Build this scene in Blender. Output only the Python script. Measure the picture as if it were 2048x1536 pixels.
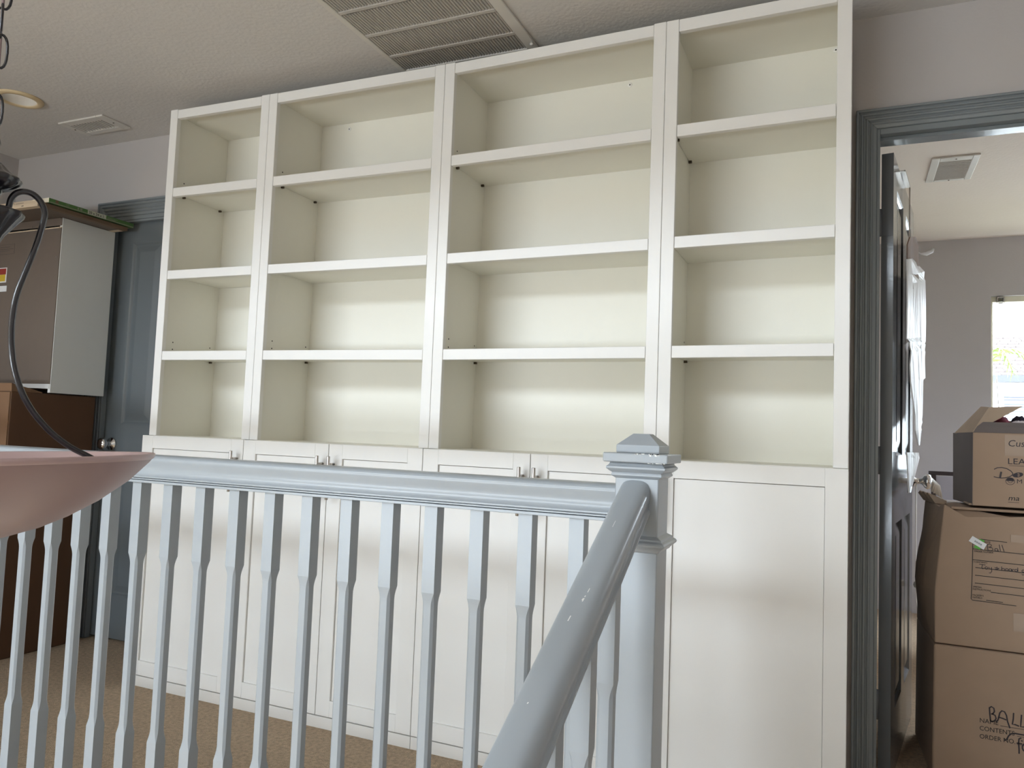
import bpy, math, random
import numpy as np
from mathutils import Vector, Matrix
random.seed(7)
PI = math.pi
for o in list(bpy.data.objects):
    bpy.data.objects.remove(o, do_unlink=True)
scene = bpy.context.scene
COL = scene.collection

# ------------------------------------------------------------------ camera
cam_data = bpy.data.cameras.new('camera')
cam = bpy.data.objects.new('camera', cam_data)
COL.objects.link(cam)
RIGHT = Vector((0.914697, 0.402364, 0.037839))
UP = Vector((-0.008249, -0.075022, 0.997148))
FWD = Vector((-0.404055, 0.912401, 0.065303))
cam.matrix_world = Matrix((
    (RIGHT.x, UP.x, -FWD.x, 2.65070),
    (RIGHT.y, UP.y, -FWD.y, -2.31308),
    (RIGHT.z, UP.z, -FWD.z, 1.05792),
    (0, 0, 0, 1)))
cam_data.sensor_width = 36.0
cam_data.lens = 1543.13 / 2048 * 36.0
cam_data.clip_start = 0.02
scene.camera = cam

# ------------------------------------------------------------------ world, light, exposure
world = bpy.data.worlds.new('overcast_sky')
scene.world = world
world.use_nodes = True
bg = world.node_tree.nodes['Background']
bg.inputs[0].default_value = (0.80, 0.90, 1.0, 1)
bg.inputs[1].default_value = 12.0

def portal(name, loc, target, sx, sy):
    d = bpy.data.lights.new(name, 'AREA')
    d.shape = 'RECTANGLE'
    d.size, d.size_y = sx, sy
    d.cycles.is_portal = True
    o = bpy.data.objects.new(name, d)
    COL.objects.link(o)
    o.location = loc
    o.rotation_euler = (Vector(target) - Vector(loc)).to_track_quat('-Z', 'Y').to_euler()
    return o
HIGH_WIN = (-6.5, 0.9, 3.50, 4.75)      # x0, x1, z0, z1 of the high foyer window (wall at y = -9)
FILL_WIN = (-5.6, 1.2, -0.70, 0.25)  # unseen low foyer window, added and sized as fill light
FAR_WIN = (3.46, 5.36, 0.80, 2.064)     # window of the far room (wall at y = 3.42)
FRONT_Y = -9.0
for n, w in (('sky_portal_high', HIGH_WIN), ('sky_portal_fill', FILL_WIN)):
    portal(n, ((w[0]+w[1])/2, FRONT_Y+0.02, (w[2]+w[3])/2), ((w[0]+w[1])/2, 0, (w[2]+w[3])/2), w[1]-w[0], w[3]-w[2])
portal('sky_portal_far_room', ((FAR_WIN[0]+FAR_WIN[1])/2, 3.44, (FAR_WIN[2]+FAR_WIN[3])/2), ((FAR_WIN[0]+FAR_WIN[1])/2, 0, (FAR_WIN[2]+FAR_WIN[3])/2), 1.9, 1.264)

vs = scene.view_settings
vs.view_transform = 'Standard'
vs.look = 'None'
vs.gamma = 1.0
vs.use_curve_mapping = False
vs.exposure = 0.94
cy = scene.cycles
cy.max_bounces = 12
cy.diffuse_bounces = 8
cy.glossy_bounces = 4
cy.transparent_max_bounces = 12
cy.sample_clamp_indirect = 6.0
cy.caustics_reflective = False
cy.caustics_refractive = False
cy.use_denoising = True

# ------------------------------------------------------------------ materials
def mat(name, col, rough=0.5, metal=0.0, noise=0.0, nscale=30.0, bump=0.0, bscale=200.0, bdist=0.002, spec=0.5, coat=0.0, stretch=None, tint=None, detail=3.0):
    m = bpy.data.materials.new(name)
    m.use_nodes = True
    nt = m.node_tree
    b = nt.nodes['Principled BSDF']
    b.inputs['Base Color'].default_value = (*col, 1)
    b.inputs['Roughness'].default_value = rough
    b.inputs['Metallic'].default_value = metal
    b.inputs['Specular IOR Level'].default_value = spec
    b.inputs['Coat Weight'].default_value = coat
    tc = nt.nodes.new('ShaderNodeTexCoord')
    src = tc.outputs['Object']
    if stretch:
        mp = nt.nodes.new('ShaderNodeMapping')
        mp.inputs['Scale'].default_value = stretch
        nt.links.new(src, mp.inputs['Vector'])
        src = mp.outputs['Vector']
    if noise > 0:
        n = nt.nodes.new('ShaderNodeTexNoise')
        n.inputs['Scale'].default_value = nscale
        n.inputs['Detail'].default_value = detail
        nt.links.new(src, n.inputs['Vector'])
        r = nt.nodes.new('ShaderNodeMix')
        r.data_type = 'RGBA'
        d = tint if tint else tuple(c*(1-noise) for c in col)
        r.inputs[6].default_value = (*[min(1, c*(1+noise)) for c in col], 1)
        r.inputs[7].default_value = (*d, 1)
        nt.links.new(n.outputs['Fac'], r.inputs[0])
        nt.links.new(r.outputs[2], b.inputs['Base Color'])
    if bump > 0:
        n2 = nt.nodes.new('ShaderNodeTexNoise')
        n2.inputs['Scale'].default_value = bscale
        n2.inputs['Detail'].default_value = 2
        nt.links.new(src, n2.inputs['Vector'])
        bp = nt.nodes.new('ShaderNodeBump')
        bp.inputs['Strength'].default_value = bump
        bp.inputs['Distance'].default_value = bdist
        nt.links.new(n2.outputs['Fac'], bp.inputs['Height'])
        nt.links.new(bp.outputs['Normal'], b.inputs['Normal'])
    return m

M = {}
M['white'] = mat('white_laminate', (0.80, 0.79, 0.765), 0.33, noise=0.012, nscale=14)
M['cream'] = mat('cream_panel', (0.79, 0.772, 0.70), 0.5, noise=0.01, nscale=20)
M['rail'] = mat('blue_grey_railing_paint', (0.35, 0.388, 0.425), 0.28, noise=0.03, nscale=9, bump=0.06, bscale=60)
M['trim'] = mat('grey_trim_paint', (0.215, 0.24, 0.255), 0.17, noise=0.02, nscale=8, bump=0.05, bscale=40)
M['doorshade'] = mat('grey_shaded_door_paint', (0.135, 0.152, 0.162), 0.25, noise=0.02, nscale=8, bump=0.05, bscale=40)  # trim grey darkened: shade from the stacked boxes put into the colour
M['doorgloss'] = mat('grey_gloss_door_paint', (0.125, 0.133, 0.142), 0.13, noise=0.02, nscale=8, bump=0.04, bscale=150)
M['wall'] = mat('greige_wall_paint', (0.49, 0.465, 0.455), 0.75, noise=0.02, nscale=3, bump=0.25, bscale=120, bdist=0.0015)
M['ceil'] = mat('textured_ceiling_paint', (0.64, 0.62, 0.60), 0.85, noise=0.02, nscale=6, bump=0.5, bscale=70, bdist=0.003)
M['farceil'] = mat('far_ceiling_paint', (0.78, 0.70, 0.63), 0.85, noise=0.02, nscale=6, bump=0.4, bscale=70, bdist=0.003)
M['foyer'] = mat('warm_cream_wall_paint', (0.82, 0.78, 0.69), 0.8, noise=0.02, nscale=3)
M['carpet'] = mat('beige_carpet', (0.58, 0.445, 0.315), 0.95, noise=0.5, nscale=75, bump=1.0, bscale=260, bdist=0.012, spec=0.1)
M['woodfloor'] = mat('oak_floorboards', (0.56, 0.42, 0.27), 0.4, noise=0.2, nscale=4, stretch=(1, 8, 1))
M['ventrib'] = mat('grey_vent_ribs', (0.49, 0.465, 0.43), 0.5, noise=0.02, nscale=20)
M['vent'] = mat('off_white_vent_enamel', (0.67, 0.645, 0.60), 0.4, noise=0.02, nscale=20)
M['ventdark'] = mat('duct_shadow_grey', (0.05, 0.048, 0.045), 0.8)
M['filter'] = mat('return_filter_mesh', (0.30, 0.285, 0.26), 0.8, noise=0.1, nscale=60)
M['trimring'] = mat('yellowed_plastic_ring', (0.66, 0.53, 0.33), 0.45, noise=0.03)
M['lampwhite'] = mat('white_baffle', (0.62, 0.58, 0.52), 0.5)
M['iron'] = mat('dark_bronze_iron', (0.013, 0.011, 0.014), 0.24, metal=0.0, spec=0.7, noise=0.35, nscale=35, bump=0.3, bscale=60)
M['mauve'] = mat('mauve_alabaster_glass', (0.32, 0.225, 0.225), 0.36, noise=0.05, nscale=7)
M['mauve_lit'] = mat('mauve_glass_lit', (0.46, 0.335, 0.33), 0.3)  # lighter mauve: the brighter lit bowl inside put into the colour
M['glasswhite'] = mat('white_glass_lining', (0.78, 0.78, 0.78), 0.3)
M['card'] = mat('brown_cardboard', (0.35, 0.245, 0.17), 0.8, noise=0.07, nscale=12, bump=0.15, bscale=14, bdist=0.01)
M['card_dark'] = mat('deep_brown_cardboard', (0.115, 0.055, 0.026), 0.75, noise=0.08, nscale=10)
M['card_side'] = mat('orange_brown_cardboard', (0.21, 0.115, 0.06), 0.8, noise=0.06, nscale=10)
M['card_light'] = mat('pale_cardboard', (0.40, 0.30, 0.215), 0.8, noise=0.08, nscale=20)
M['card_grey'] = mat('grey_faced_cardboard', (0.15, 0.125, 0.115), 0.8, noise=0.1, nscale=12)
M['hard'] = mat('brown_hardboard', (0.14, 0.108, 0.085), 0.65, noise=0.04, nscale=30)
M['greyboard'] = mat('grey_white_melamine', (0.80, 0.81, 0.79), 0.5, noise=0.01)
M['kraft'] = mat('cream_paperboard', (0.62, 0.50, 0.36), 0.7, noise=0.04)
M['wrapglint'] = mat('cream_wrap_glint', (0.85, 0.78, 0.62), 0.25)  # cream tone of light reflected off the filter's wrapping
M['green'] = mat('green_filter_frame', (0.075, 0.17, 0.045), 0.6, noise=0.1, nscale=14)
M['olive'] = mat('pale_olive_band', (0.22, 0.24, 0.15), 0.6)
M['sizelabel'] = mat('pale_green_label', (0.46, 0.48, 0.38), 0.6)
M['brown'] = mat('brown_filter_frame', (0.155, 0.10, 0.06), 0.7, noise=0.08)
M['chrome'] = mat('polished_chrome', (0.75, 0.75, 0.76), 0.08, metal=1.0)
M['nickel'] = mat('brushed_nickel', (0.56, 0.53, 0.50), 0.3, metal=1.0)
M['black'] = mat('black_ink', (0.012, 0.011, 0.012), 0.6)
M['marker'] = mat('dark_marker_ink', (0.03, 0.022, 0.028), 0.5)
M['hole'] = mat('dark_hole', (0.015, 0.013, 0.012), 0.9)
M['pin'] = mat('brown_shelf_pin', (0.10, 0.075, 0.05), 0.4, metal=0.6)
M['scratch'] = mat('bare_white_primer', (0.85, 0.86, 0.84), 0.5)
M['red'] = mat('red_sticker', (0.28, 0.03, 0.02), 0.5)
M['yellow'] = mat('yellow_sticker', (0.58, 0.40, 0.03), 0.5)
M['paper'] = mat('white_paper_label', (0.72, 0.72, 0.72), 0.6)
M['lime'] = mat('green_tag', (0.10, 0.38, 0.05), 0.5)
M['tape'] = mat('clear_packing_tape', (0.38, 0.285, 0.215), 0.15)
M['whitecut'] = mat('white_crumpled_paper', (0.80, 0.79, 0.78), 0.45, noise=0.10, nscale=6, stretch=(6, 6, 1), bump=0.5, bscale=5, bdist=0.02)
M['woodcut'] = mat('brown_woody_paper', (0.22, 0.14, 0.10), 0.6, noise=0.15, nscale=6, stretch=(6, 6, 1))
M['ribbon'] = mat('off_white_ribbon', (0.62, 0.60, 0.56), 0.6)
M['lilac'] = mat('pale_lilac_fabric', (0.50, 0.50, 0.58), 0.8)
M['framegrey'] = mat('dark_metal_frame', (0.06, 0.05, 0.055), 0.4, metal=0.4)
M['pink'] = mat('pink_cloth', (0.62, 0.20, 0.30), 0.85, noise=0.15, nscale=25)
M['blackcloth'] = mat('black_cloth', (0.02, 0.015, 0.03), 0.85)
M['whitecloth'] = mat('pale_cloth', (0.75, 0.68, 0.70), 0.85)
M['winframe'] = mat('cream_vinyl_window_frame', (0.72, 0.68, 0.52), 0.4)
M['siding'] = mat('white_house_wall', (0.80, 0.80, 0.80), 0.7)
M['slat'] = mat('darkened_louvre', (0.07, 0.075, 0.09), 0.7)  # darkened, like the next three, to offset the overexposed daylight outside
M['rooftile'] = mat('darkened_roof_tile', (0.085, 0.068, 0.062), 0.8, noise=0.3, nscale=2.5)
M['gutter'] = mat('darkened_gutter', (0.035, 0.036, 0.042), 0.6)
M['palm'] = mat('darkened_green_palm', (0.10, 0.15, 0.02), 0.6, noise=0.2)
M['lawn'] = mat('grey_green_ground', (0.20, 0.20, 0.16), 0.9, noise=0.2, nscale=1)

def glass_mat(name, col=(1, 1, 1), fac=0.06, rough=0.02):
    m = bpy.data.materials.new(name)
    m.use_nodes = True
    nt = m.node_tree
    nt.nodes.remove(nt.nodes['Principled BSDF'])
    out = nt.nodes['Material Output']
    tr = nt.nodes.new('ShaderNodeBsdfTransparent'); tr.inputs[0].default_value = (*col, 1)
    gl = nt.nodes.new('ShaderNodeBsdfGlossy'); gl.inputs['Roughness'].default_value = rough
    mx = nt.nodes.new('ShaderNodeMixShader'); mx.inputs[0].default_value = fac
    nt.links.new(tr.outputs[0], mx.inputs[1]); nt.links.new(gl.outputs[0], mx.inputs[2])
    nt.links.new(mx.outputs[0], out.inputs['Surface'])
    return m
M['pane'] = glass_mat('window_glass', (0.96, 0.97, 0.97), 0.06)
M['clear'] = glass_mat('clear_plastic', (0.97, 0.965, 0.95), 0.025, 0.1)

# ------------------------------------------------------------------ mesh helpers
class MB:
    def __init__(s):
        s.v = []; s.f = []; s.mi = []; s.sm = []
    def add(s, vs_, fs_, mi=0, smooth=False):
        b = len(s.v)
        s.v += [tuple(p) for p in vs_]
        for f in fs_:
            s.f.append(tuple(b+i for i in f)); s.mi.append(mi); s.sm.append(smooth)
        return s
    def box(s, x0, x1, y0, y1, z0, z1, mi=0):
        return s.add([(x0,y0,z0),(x1,y0,z0),(x1,y1,z0),(x0,y1,z0),(x0,y0,z1),(x1,y0,z1),(x1,y1,z1),(x0,y1,z1)],
                     [(3,2,1,0),(4,5,6,7),(0,1,5,4),(1,2,6,5),(2,3,7,6),(3,0,4,7)], mi)
    def hexa(s, p, mi=0):   # 8 corners ordered as box()
        return s.add(p, [(3,2,1,0),(4,5,6,7),(0,1,5,4),(1,2,6,5),(2,3,7,6),(3,0,4,7)], mi)
    def rings(s, rings, closed=True, caps=True, mi=0, smooth=False):
        n = len(rings[0]); vs_ = [p for r in rings for p in r]; fs_ = []
        for k in range(len(rings)-1):
            for i in range(n if closed else n-1):
                j = (i+1) % n
                fs_.append((k*n+i, k*n+j, (k+1)*n+j, (k+1)*n+i))
        s.add(vs_, fs_, mi, smooth)
        if caps:
            b = len(s.v)-len(vs_)
            s.f.append(tuple(b+i for i in reversed(range(n)))); s.mi.append(mi); s.sm.append(False)
            s.f.append(tuple(b+(len(rings)-1)*n+i for i in range(n))); s.mi.append(mi); s.sm.append(False)
        return s
    def lathe(s, prof, c=(0,0,0), n=32, mi=0, smooth=True, axis='z', caps=True):
        rs = []
        for r, z in prof:
            ring = []
            for i in range(n):
                a = 2*PI*i/n
                p = (r*math.cos(a), r*math.sin(a), z)
                if axis == 'y': p = (p[0], p[2], -p[1])
                if axis == 'x': p = (p[2], p[0], p[1])
                ring.append((c[0]+p[0], c[1]+p[1], c[2]+p[2]))
            rs.append(ring)
        return s.rings(rs, True, caps, mi, smooth)
    def tube(s, pts, r, n=10, mi=0, closed=False):
        pts = [Vector(p) for p in pts]; rs = []
        N = len(pts)
        rad = r if hasattr(r, '__len__') else [r]*N
        t0 = (pts[1]-pts[0]).normalized()
        u = t0.orthogonal().normalized()
        for i, p in enumerate(pts):
            if closed: t = (pts[(i+1) % N]-pts[i-1]).normalized()
            else: t = (pts[min(i+1, N-1)]-pts[max(i-1, 0)]).normalized()
            u = (u-t*u.dot(t)).normalized(); w = t.cross(u)
            rs.append([p+(u*math.cos(2*PI*k/n)+w*math.sin(2*PI*k/n))*rad[i] for k in range(n)])
        if closed: rs.append(rs[0])
        return s.rings(rs, True, not closed, mi, True)
    def prism(s, poly, axis, a0, a1, mi=0, smooth=False):
        # poly: list of 2D points in the plane across 'axis'; extruded from a0 to a1
        def P(q, a):
            return {'x': (a, q[0], q[1]), 'y': (q[0], a, q[1]), 'z': (q[0], q[1], a)}[axis]
        return s.rings([[P(q, a0) for q in poly], [P(q, a1) for q in poly]], True, True, mi, smooth)
    def map(s, fn):
        s.v = [tuple(fn(*p)) for p in s.v]; return s
    def build(s, name, mats, parent=None, bevel=0.0, seg=2, subsurf=0, autosmooth=None):
        me = bpy.data.meshes.new(name)
        me.from_pydata(s.v, [], s.f)
        if not isinstance(mats, (list, tuple)): mats = [mats]
        for m in mats: me.materials.append(m)
        me.polygons.foreach_set('material_index', s.mi)
        me.polygons.foreach_set('use_smooth', s.sm)
        me.update()
        if autosmooth:
            me.polygons.foreach_set('use_smooth', [True]*len(me.polygons))
            me.set_sharp_from_angle(angle=math.radians(autosmooth))
        o = bpy.data.objects.new(name, me)
        COL.objects.link(o)
        if parent: o.parent = parent; o.matrix_parent_inverse = parent.matrix_basis.inverted()
        if bevel > 0:
            b = o.modifiers.new('bevel', 'BEVEL'); b.width = bevel; b.segments = seg; b.limit_method = 'ANGLE'; b.angle_limit = 0.7
            b.harden_normals = False
        if subsurf:
            q = o.modifiers.new('sub', 'SUBSURF'); q.levels = subsurf; q.render_levels = subsurf
        return o

def thing(name, label, cat, loc=(0,0,0), group=None):
    o = bpy.data.objects.new(name, None)
    o.empty_display_size = 0.1
    COL.objects.link(o); o.location = loc
    o['label'] = label; o['category'] = cat
    if group: o['group'] = group
    bpy.context.view_layer.update()
    return o
def tag(o, label, cat, group=None):
    o['label'] = label; o['category'] = cat
    if group: o['group'] = group
    return o
def struct(o):
    o['kind'] = 'structure'; return o
def B(name, m, parent, x0, x1, y0, y1, z0, z1, bevel=0.0012):
    return MB().box(x0, x1, y0, y1, z0, z1).build(name, m, parent, bevel=bevel, seg=1)

def text_mesh(name, body, m, parent, xf, size, depth=0.0002, align='LEFT', shear=0.0, sx=1.0):
    """lettering: flat glyph mesh; xf maps local (x right, y up, z out) to the world"""
    c = bpy.data.curves.new(name+'_font', 'FONT')
    c.body = body; c.size = size; c.extrude = depth; c.align_x = align; c.resolution_u = 3; c.shear = shear
    t = bpy.data.objects.new(name+'_tmp', c)
    COL.objects.link(t)
    dg = bpy.context.evaluated_depsgraph_get()
    me = bpy.data.meshes.new_from_object(t.evaluated_get(dg))
    bpy.data.objects.remove(t, do_unlink=True)
    bpy.data.curves.remove(c)
    for v in me.vertices: v.co = xf(v.co.x*sx, v.co.y, v.co.z)
    me.materials.clear(); me.materials.append(m)
    me.name = name
    o = bpy.data.objects.new(name, me)
    COL.objects.link(o)
    if parent: o.parent = parent; o.matrix_parent_inverse = parent.matrix_basis.inverted()
    return o
def strokes(name, lines, m, parent, xf, w, h=0.0003):
    """hand strokes: each line a list of 2D points, drawn as a flat raised ribbon"""
    mb = MB()
    for ln in lines:
        P = [Vector((p[0], p[1])) for p in ln]; L = []; R = []
        for i, p in enumerate(P):
            t = (P[min(i+1, len(P)-1)]-P[max(i-1, 0)])
            t = t.normalized() if t.length > 0 else Vector((1, 0))
            n = Vector((-t.y, t.x))*w/2
            L.append(p+n); R.append(p-n)
        rs = [[xf(a.x, a.y, h), xf(b.x, b.y, h), xf(b.x, b.y, 0), xf(a.x, a.y, 0)] for a, b in zip(L, R)]
        mb.rings(rs)
    return mb.build(name, m, parent)
def arc(cx, cy, rx, ry, a0, a1, n=10):
    return [(cx+rx*math.cos(math.radians(a0+(a1-a0)*i/n)), cy+ry*math.sin(math.radians(a0+(a1-a0)*i/n))) for i in range(n+1)]

# ------------------------------------------------------------------ setting: shell
ZC = 2.447          # hall ceiling
YW = 0.345          # back wall face
WT = 0.115          # its thickness
XL, XR = -1.505, 3.75
SOFF = -2.7         # hall ceiling ends here, the foyer is taller beyond
LOWZ = -2.75
FXL = -7.6         # left foyer wall
DL = (-0.755, 0.005, 2.056)     # left door opening x0,x1,head
DR = (2.722, 3.49, 2.068)       # right door opening
def wall_with_holes(x0, x1, z0, z1, holes, ya, yb):
    mb = MB()
    xs = sorted(set([x0, x1]+[h[0] for h in holes]+[h[1] for h in holes]))
    for a, b in zip(xs, xs[1:]):
        zs = [(z0, z1)]
        for h in holes:
            if h[0] <= a+1e-6 and h[1] >= b-1e-6:
                nz = []
                for p, q in zs:
                    if h[2] > p: nz.append((p, min(q, h[2])))
                    if h[3] < q: nz.append((max(p, h[3]), q))
                zs = [z for z in nz if z[1]-z[0] > 1e-6]
        for p, q in zs: mb.box(a, b, ya, yb, p, q)
    return mb
struct(wall_with_holes(XL-0.12, 5.7, 0, ZC, [(DL[0], DL[1], -1, DL[2]), (DR[0], DR[1], -1, DR[2])], YW, YW+WT).build('wall_back', M['wall']))
struct(MB().box(-1.0, 0.3, 0.90, 0.95, 0, ZC).box(-1.0, -0.95, YW+WT, 0.90, 0, ZC).box(0.25, 0.3, YW+WT, 0.90, 0, ZC).box(-1.0, 0.3, YW+WT, 0.95, ZC, ZC+0.05).box(-1.0, 0.3, YW+WT, 0.95, -0.05, 0).build('wall_leak_block', M['wall']))  # unseen box added behind the left door to stop sky light leaking
struct(MB().box(XL-0.12, XL, -3.0, YW, LOWZ, ZC).build('wall_left', M['wall']))
struct(MB().box(FXL-0.1, XL-0.12, -3.1, -3.0, LOWZ, ZC).build('wall_left_return', M['foyer']))
struct(MB().box(FXL-0.1, FXL, FRONT_Y, -3.1, LOWZ, 5.4).build('wall_foyer_left', M['foyer']))
struct(MB().box(XR, XR+0.1, FRONT_Y, YW, LOWZ, 5.4).build('wall_right', M['wall']))
struct(wall_with_holes(FXL-0.1, XR+0.1, LOWZ, 5.4, [HIGH_WIN, FILL_WIN], FRONT_Y-0.12, FRONT_Y).build('wall_front', M['foyer']))
def slab_with_holes(x0, x1, y0, y1, z0, z1, holes):
    mb = MB()
    xs = sorted(set([x0, x1]+[h[0] for h in holes]+[h[1] for h in holes]))
    for a, b in zip(xs, xs[1:]):
        ys = [(y0, y1)]
        for h in holes:
            if h[0] <= a+1e-6 and h[1] >= b-1e-6:
                ny = []
                for p, q in ys:
                    if h[2] > p: ny.append((p, min(q, h[2])))
                    if h[3] < q: ny.append((max(p, h[3]), q))
                ys = [y for y in ny if y[1]-y[0] > 1e-6]
        for p, q in ys: mb.box(a, b, p, q, z0, z1)
    return mb
V1 = (-0.758, -0.537, 0.094, 0.176)      # supply duct
V2 = (-0.7745, -0.6415, -0.2525, -0.1195)  # recessed light can
V3 = (3.022, 3.158, 1.812, 2.089)        # far supply duct
struct(slab_with_holes(FXL-0.1, XR+0.1, SOFF, YW+WT, ZC, ZC+0.1, [V1, V2]).build('ceiling', M['ceil']))
struct(MB().box(FXL-0.1, XR+0.1, SOFF-0.02, SOFF+0.1, ZC+0.1, 5.4).build('wall_soffit', M['foyer']))
struct(MB().box(FXL-0.1, XR+0.1, FRONT_Y, SOFF, 5.4, 5.5).build('ceiling_foyer', M['ceil']))
struct(MB().box(XL-0.12, 3.75, -0.87, YW+WT, -0.3, 0.0).build('floor', M['carpet']))
struct(MB().box(FXL-0.1, XR+0.1, FRONT_Y, -0.87, LOWZ-0.1, LOWZ).build('floor_foyer', M['woodfloor']))
struct(MB().box(XL, XR, -0.87, -0.80, LOWZ, -0.3).build('wall_below_landing', M['foyer']))
# stairs going down towards the photographer
st = MB()
for k in range(1, 15):
    st.box(2.22, XR, -0.87-0.28*k, -0.87-0.28*(k-1), -0.152*k-0.35 if k < 14 else LOWZ, -0.152*k)
struct(st.build('floor_stairs', M['carpet']))
# foyer window frames: the high one and the added fill one
def frame_window(name, x0, x1, z0, z1, y, mull=2, t=0.05):
    r = MB().box(x0, x1, y-0.04, y+0.02, z0, z0+t).box(x0, x1, y-0.04, y+0.02, z1-t, z1).box(x0, x0+t, y-0.04, y+0.02, z0+t, z1-t).box(x1-t, x1, y-0.04, y+0.02, z0+t, z1-t)
    for k in range(1, mull):
        xm = x0+(x1-x0)*k/mull
        r.box(xm-t/2, xm+t/2, y-0.04, y+0.02, z0+t, z1-t)
    return struct(r.build(name, M['winframe']))
frame_window('window_2', *HIGH_WIN, FRONT_Y-0.06, 3)
frame_window('fill_window', *FILL_WIN, FRONT_Y-0.06, 4)

# far room
FY = 3.42
struct(wall_with_holes(2.55, 5.7, 0, ZC, [FAR_WIN], FY, FY+0.12).build('wall_far', M['wall']))
struct(MB().box(2.55, 2.62, YW+WT, FY, 0, ZC).build('wall_far_left', M['wall']))
struct(MB().box(5.6, 5.7, YW+WT, FY, 0, ZC).build('wall_far_right', M['wall']))
struct(slab_with_holes(2.55, 5.7, YW+WT, FY+0.12, ZC, ZC+0.1, [V3]).build('ceiling_far', M['farceil']))
struct(MB().box(2.55, 5.7, YW+WT, FY+0.12, -0.2, 0).build('floor_far', M['carpet']))
# window_1: vinyl frame, sash, glass, bracket
wf = struct(MB().box(FAR_WIN[0], FAR_WIN[1], FY+0.03, FY+0.09, FAR_WIN[3]-0.036, FAR_WIN[3]).box(FAR_WIN[0], FAR_WIN[0]+0.014, FY+0.03, FY+0.09, FAR_WIN[2], FAR_WIN[3]-0.036)
    .box(FAR_WIN[1]-0.03, FAR_WIN[1], FY+0.03, FY+0.09, FAR_WIN[2], FAR_WIN[3]-0.036).box(FAR_WIN[0]+0.014, FAR_WIN[1]-0.03, FY+0.03, FY+0.09, FAR_WIN[2], FAR_WIN[2]+0.04).build('window_1', M['winframe'], bevel=0.002))
MB().box(FAR_WIN[0]+0.014, FAR_WIN[1]-0.03, FY+0.055, FY+0.061, FAR_WIN[2]+0.04, FAR_WIN[3]-0.036).build('pane', M['pane'], wf)
MB().box(3.492, 3.497, FY-0.012, FY+0.03, 2.018, 2.055).box(3.527, 3.532, FY-0.012, FY+0.03, 2.018, 2.055).box(3.492, 3.532, FY-0.012, FY+0.03, 2.050, 2.055).box(3.5, 3.524, FY-0.008, FY+0.03, 2.012, 2.020).build('blind_bracket', M['nickel'], wf)
cordm = MB().tube([(3.492, FY+0.02, 1.56), (3.50, FY+0.02, 1.40), (3.512, FY+0.02, 1.25), (3.53, FY+0.02, 1.0)], 0.003, 6)
cordm.build('blind_cord', M['nickel'], wf)

# ------------------------------------------------------------------ door casings (profiled)
CPROF = [(0, 0), (0, -0.019), (0.002, -0.0215), (0.008, -0.0215), (0.0105, -0.0135), (0.0145, -0.0135), (0.0170, -0.0205), (0.0215, -0.0205), (0.0245, -0.0120), (0.0290, -0.0120), (0.0325, -0.0175), (0.0375, -0.0170), (0.0405, -0.0100), (0.0440, -0.0100), (0.0465, -0.0145), (0.0505, -0.0140), (0.0535, -0.0085), (0.064, -0.0065), (0.066, 0)]
# CPROF: (distance from outer edge, depth off the wall)
def casing(name, x0, x1, head, legs=(True, True), cw=0.066):
    """x0,x1,head: inner edges of the casing (reveal lines); mitred at the corners"""
    mb = MB()
    k = cw/0.066
    def leg(xi, sgn):
        lo = [(xi+sgn*(cw-d*k), YW+dep, 0.0) for d, dep in CPROF]
        hi = [(xi+sgn*(cw-d*k), YW+dep, head+(cw-d*k)) for d, dep in CPROF]
        mb.rings([lo, hi] if sgn > 0 else [list(reversed(lo)), list(reversed(hi))], True, True)
    if legs[0]: leg(x0, -1)
    if legs[1]: leg(x1, 1)
    a = [(x0-(cw-d*k), YW+dep, head+(cw-d*k)) for d, dep in CPROF]
    b = [(x1+(cw-d*k), YW+dep, head+(cw-d*k)) for d, dep in CPROF]
    mb.rings([a, b], True, True)
    return struct(mb.build(name, M['trim'], bevel=0.0015, seg=2))
casing('trim_1', DL[0]-0.002, DL[1]+0.002, DL[2]+0.006, cw=0.076)
casing('trim_2', DR[0]-0.006, DR[1]+0.006, DR[2]+0.006, cw=0.062)
def jamb(name, d, y0, y1, stop_y0, stop_y1):
    t = 0.012
    rv = 0.0065
    mb = MB().box(d[0]-rv, d[0]+t, y0, y1, 0, d[2]+rv).box(d[1]-t, d[1]+rv, y0, y1, 0, d[2]+rv).box(d[0]+t, d[1]-t, y0, y1, d[2]-t, d[2]+rv)
    mb.box(d[0]+t, d[0]+t+0.011, stop_y0, stop_y1, 0, d[2]-t-0.011).box(d[1]-t-0.011, d[1]-t, stop_y0, stop_y1, 0, d[2]-t-0.011).box(d[0]+t, d[1]-t, stop_y0, stop_y1, d[2]-t-0.011, d[2]-t)
    return struct(mb.build(name, M['trim'], bevel=0.0012, seg=1))
jamb('trim_3', DL, YW-0.002, YW+WT, YW+0.002, YW+0.03)
# right jamb: open side, stop only on the head and the lock side
t = 0.0025
struct(MB().box(DR[0]-0.0065, DR[0]+t, YW-0.002, YW+WT+0.002, 0, DR[2]+0.0065).box(DR[1]-t, DR[1]+0.0065, YW-0.002, YW+WT, 0, DR[2]+0.0065).box(DR[0]+t, DR[1]-t, YW-0.002, YW+WT, DR[2]-0.012, DR[2]+0.0065)
    .box(DR[0]+t, DR[1]-t, YW+0.028, YW+0.066, DR[2]-0.024, DR[2]-0.012).build('trim_4', M['trim'], bevel=0.0012, seg=1))

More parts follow.
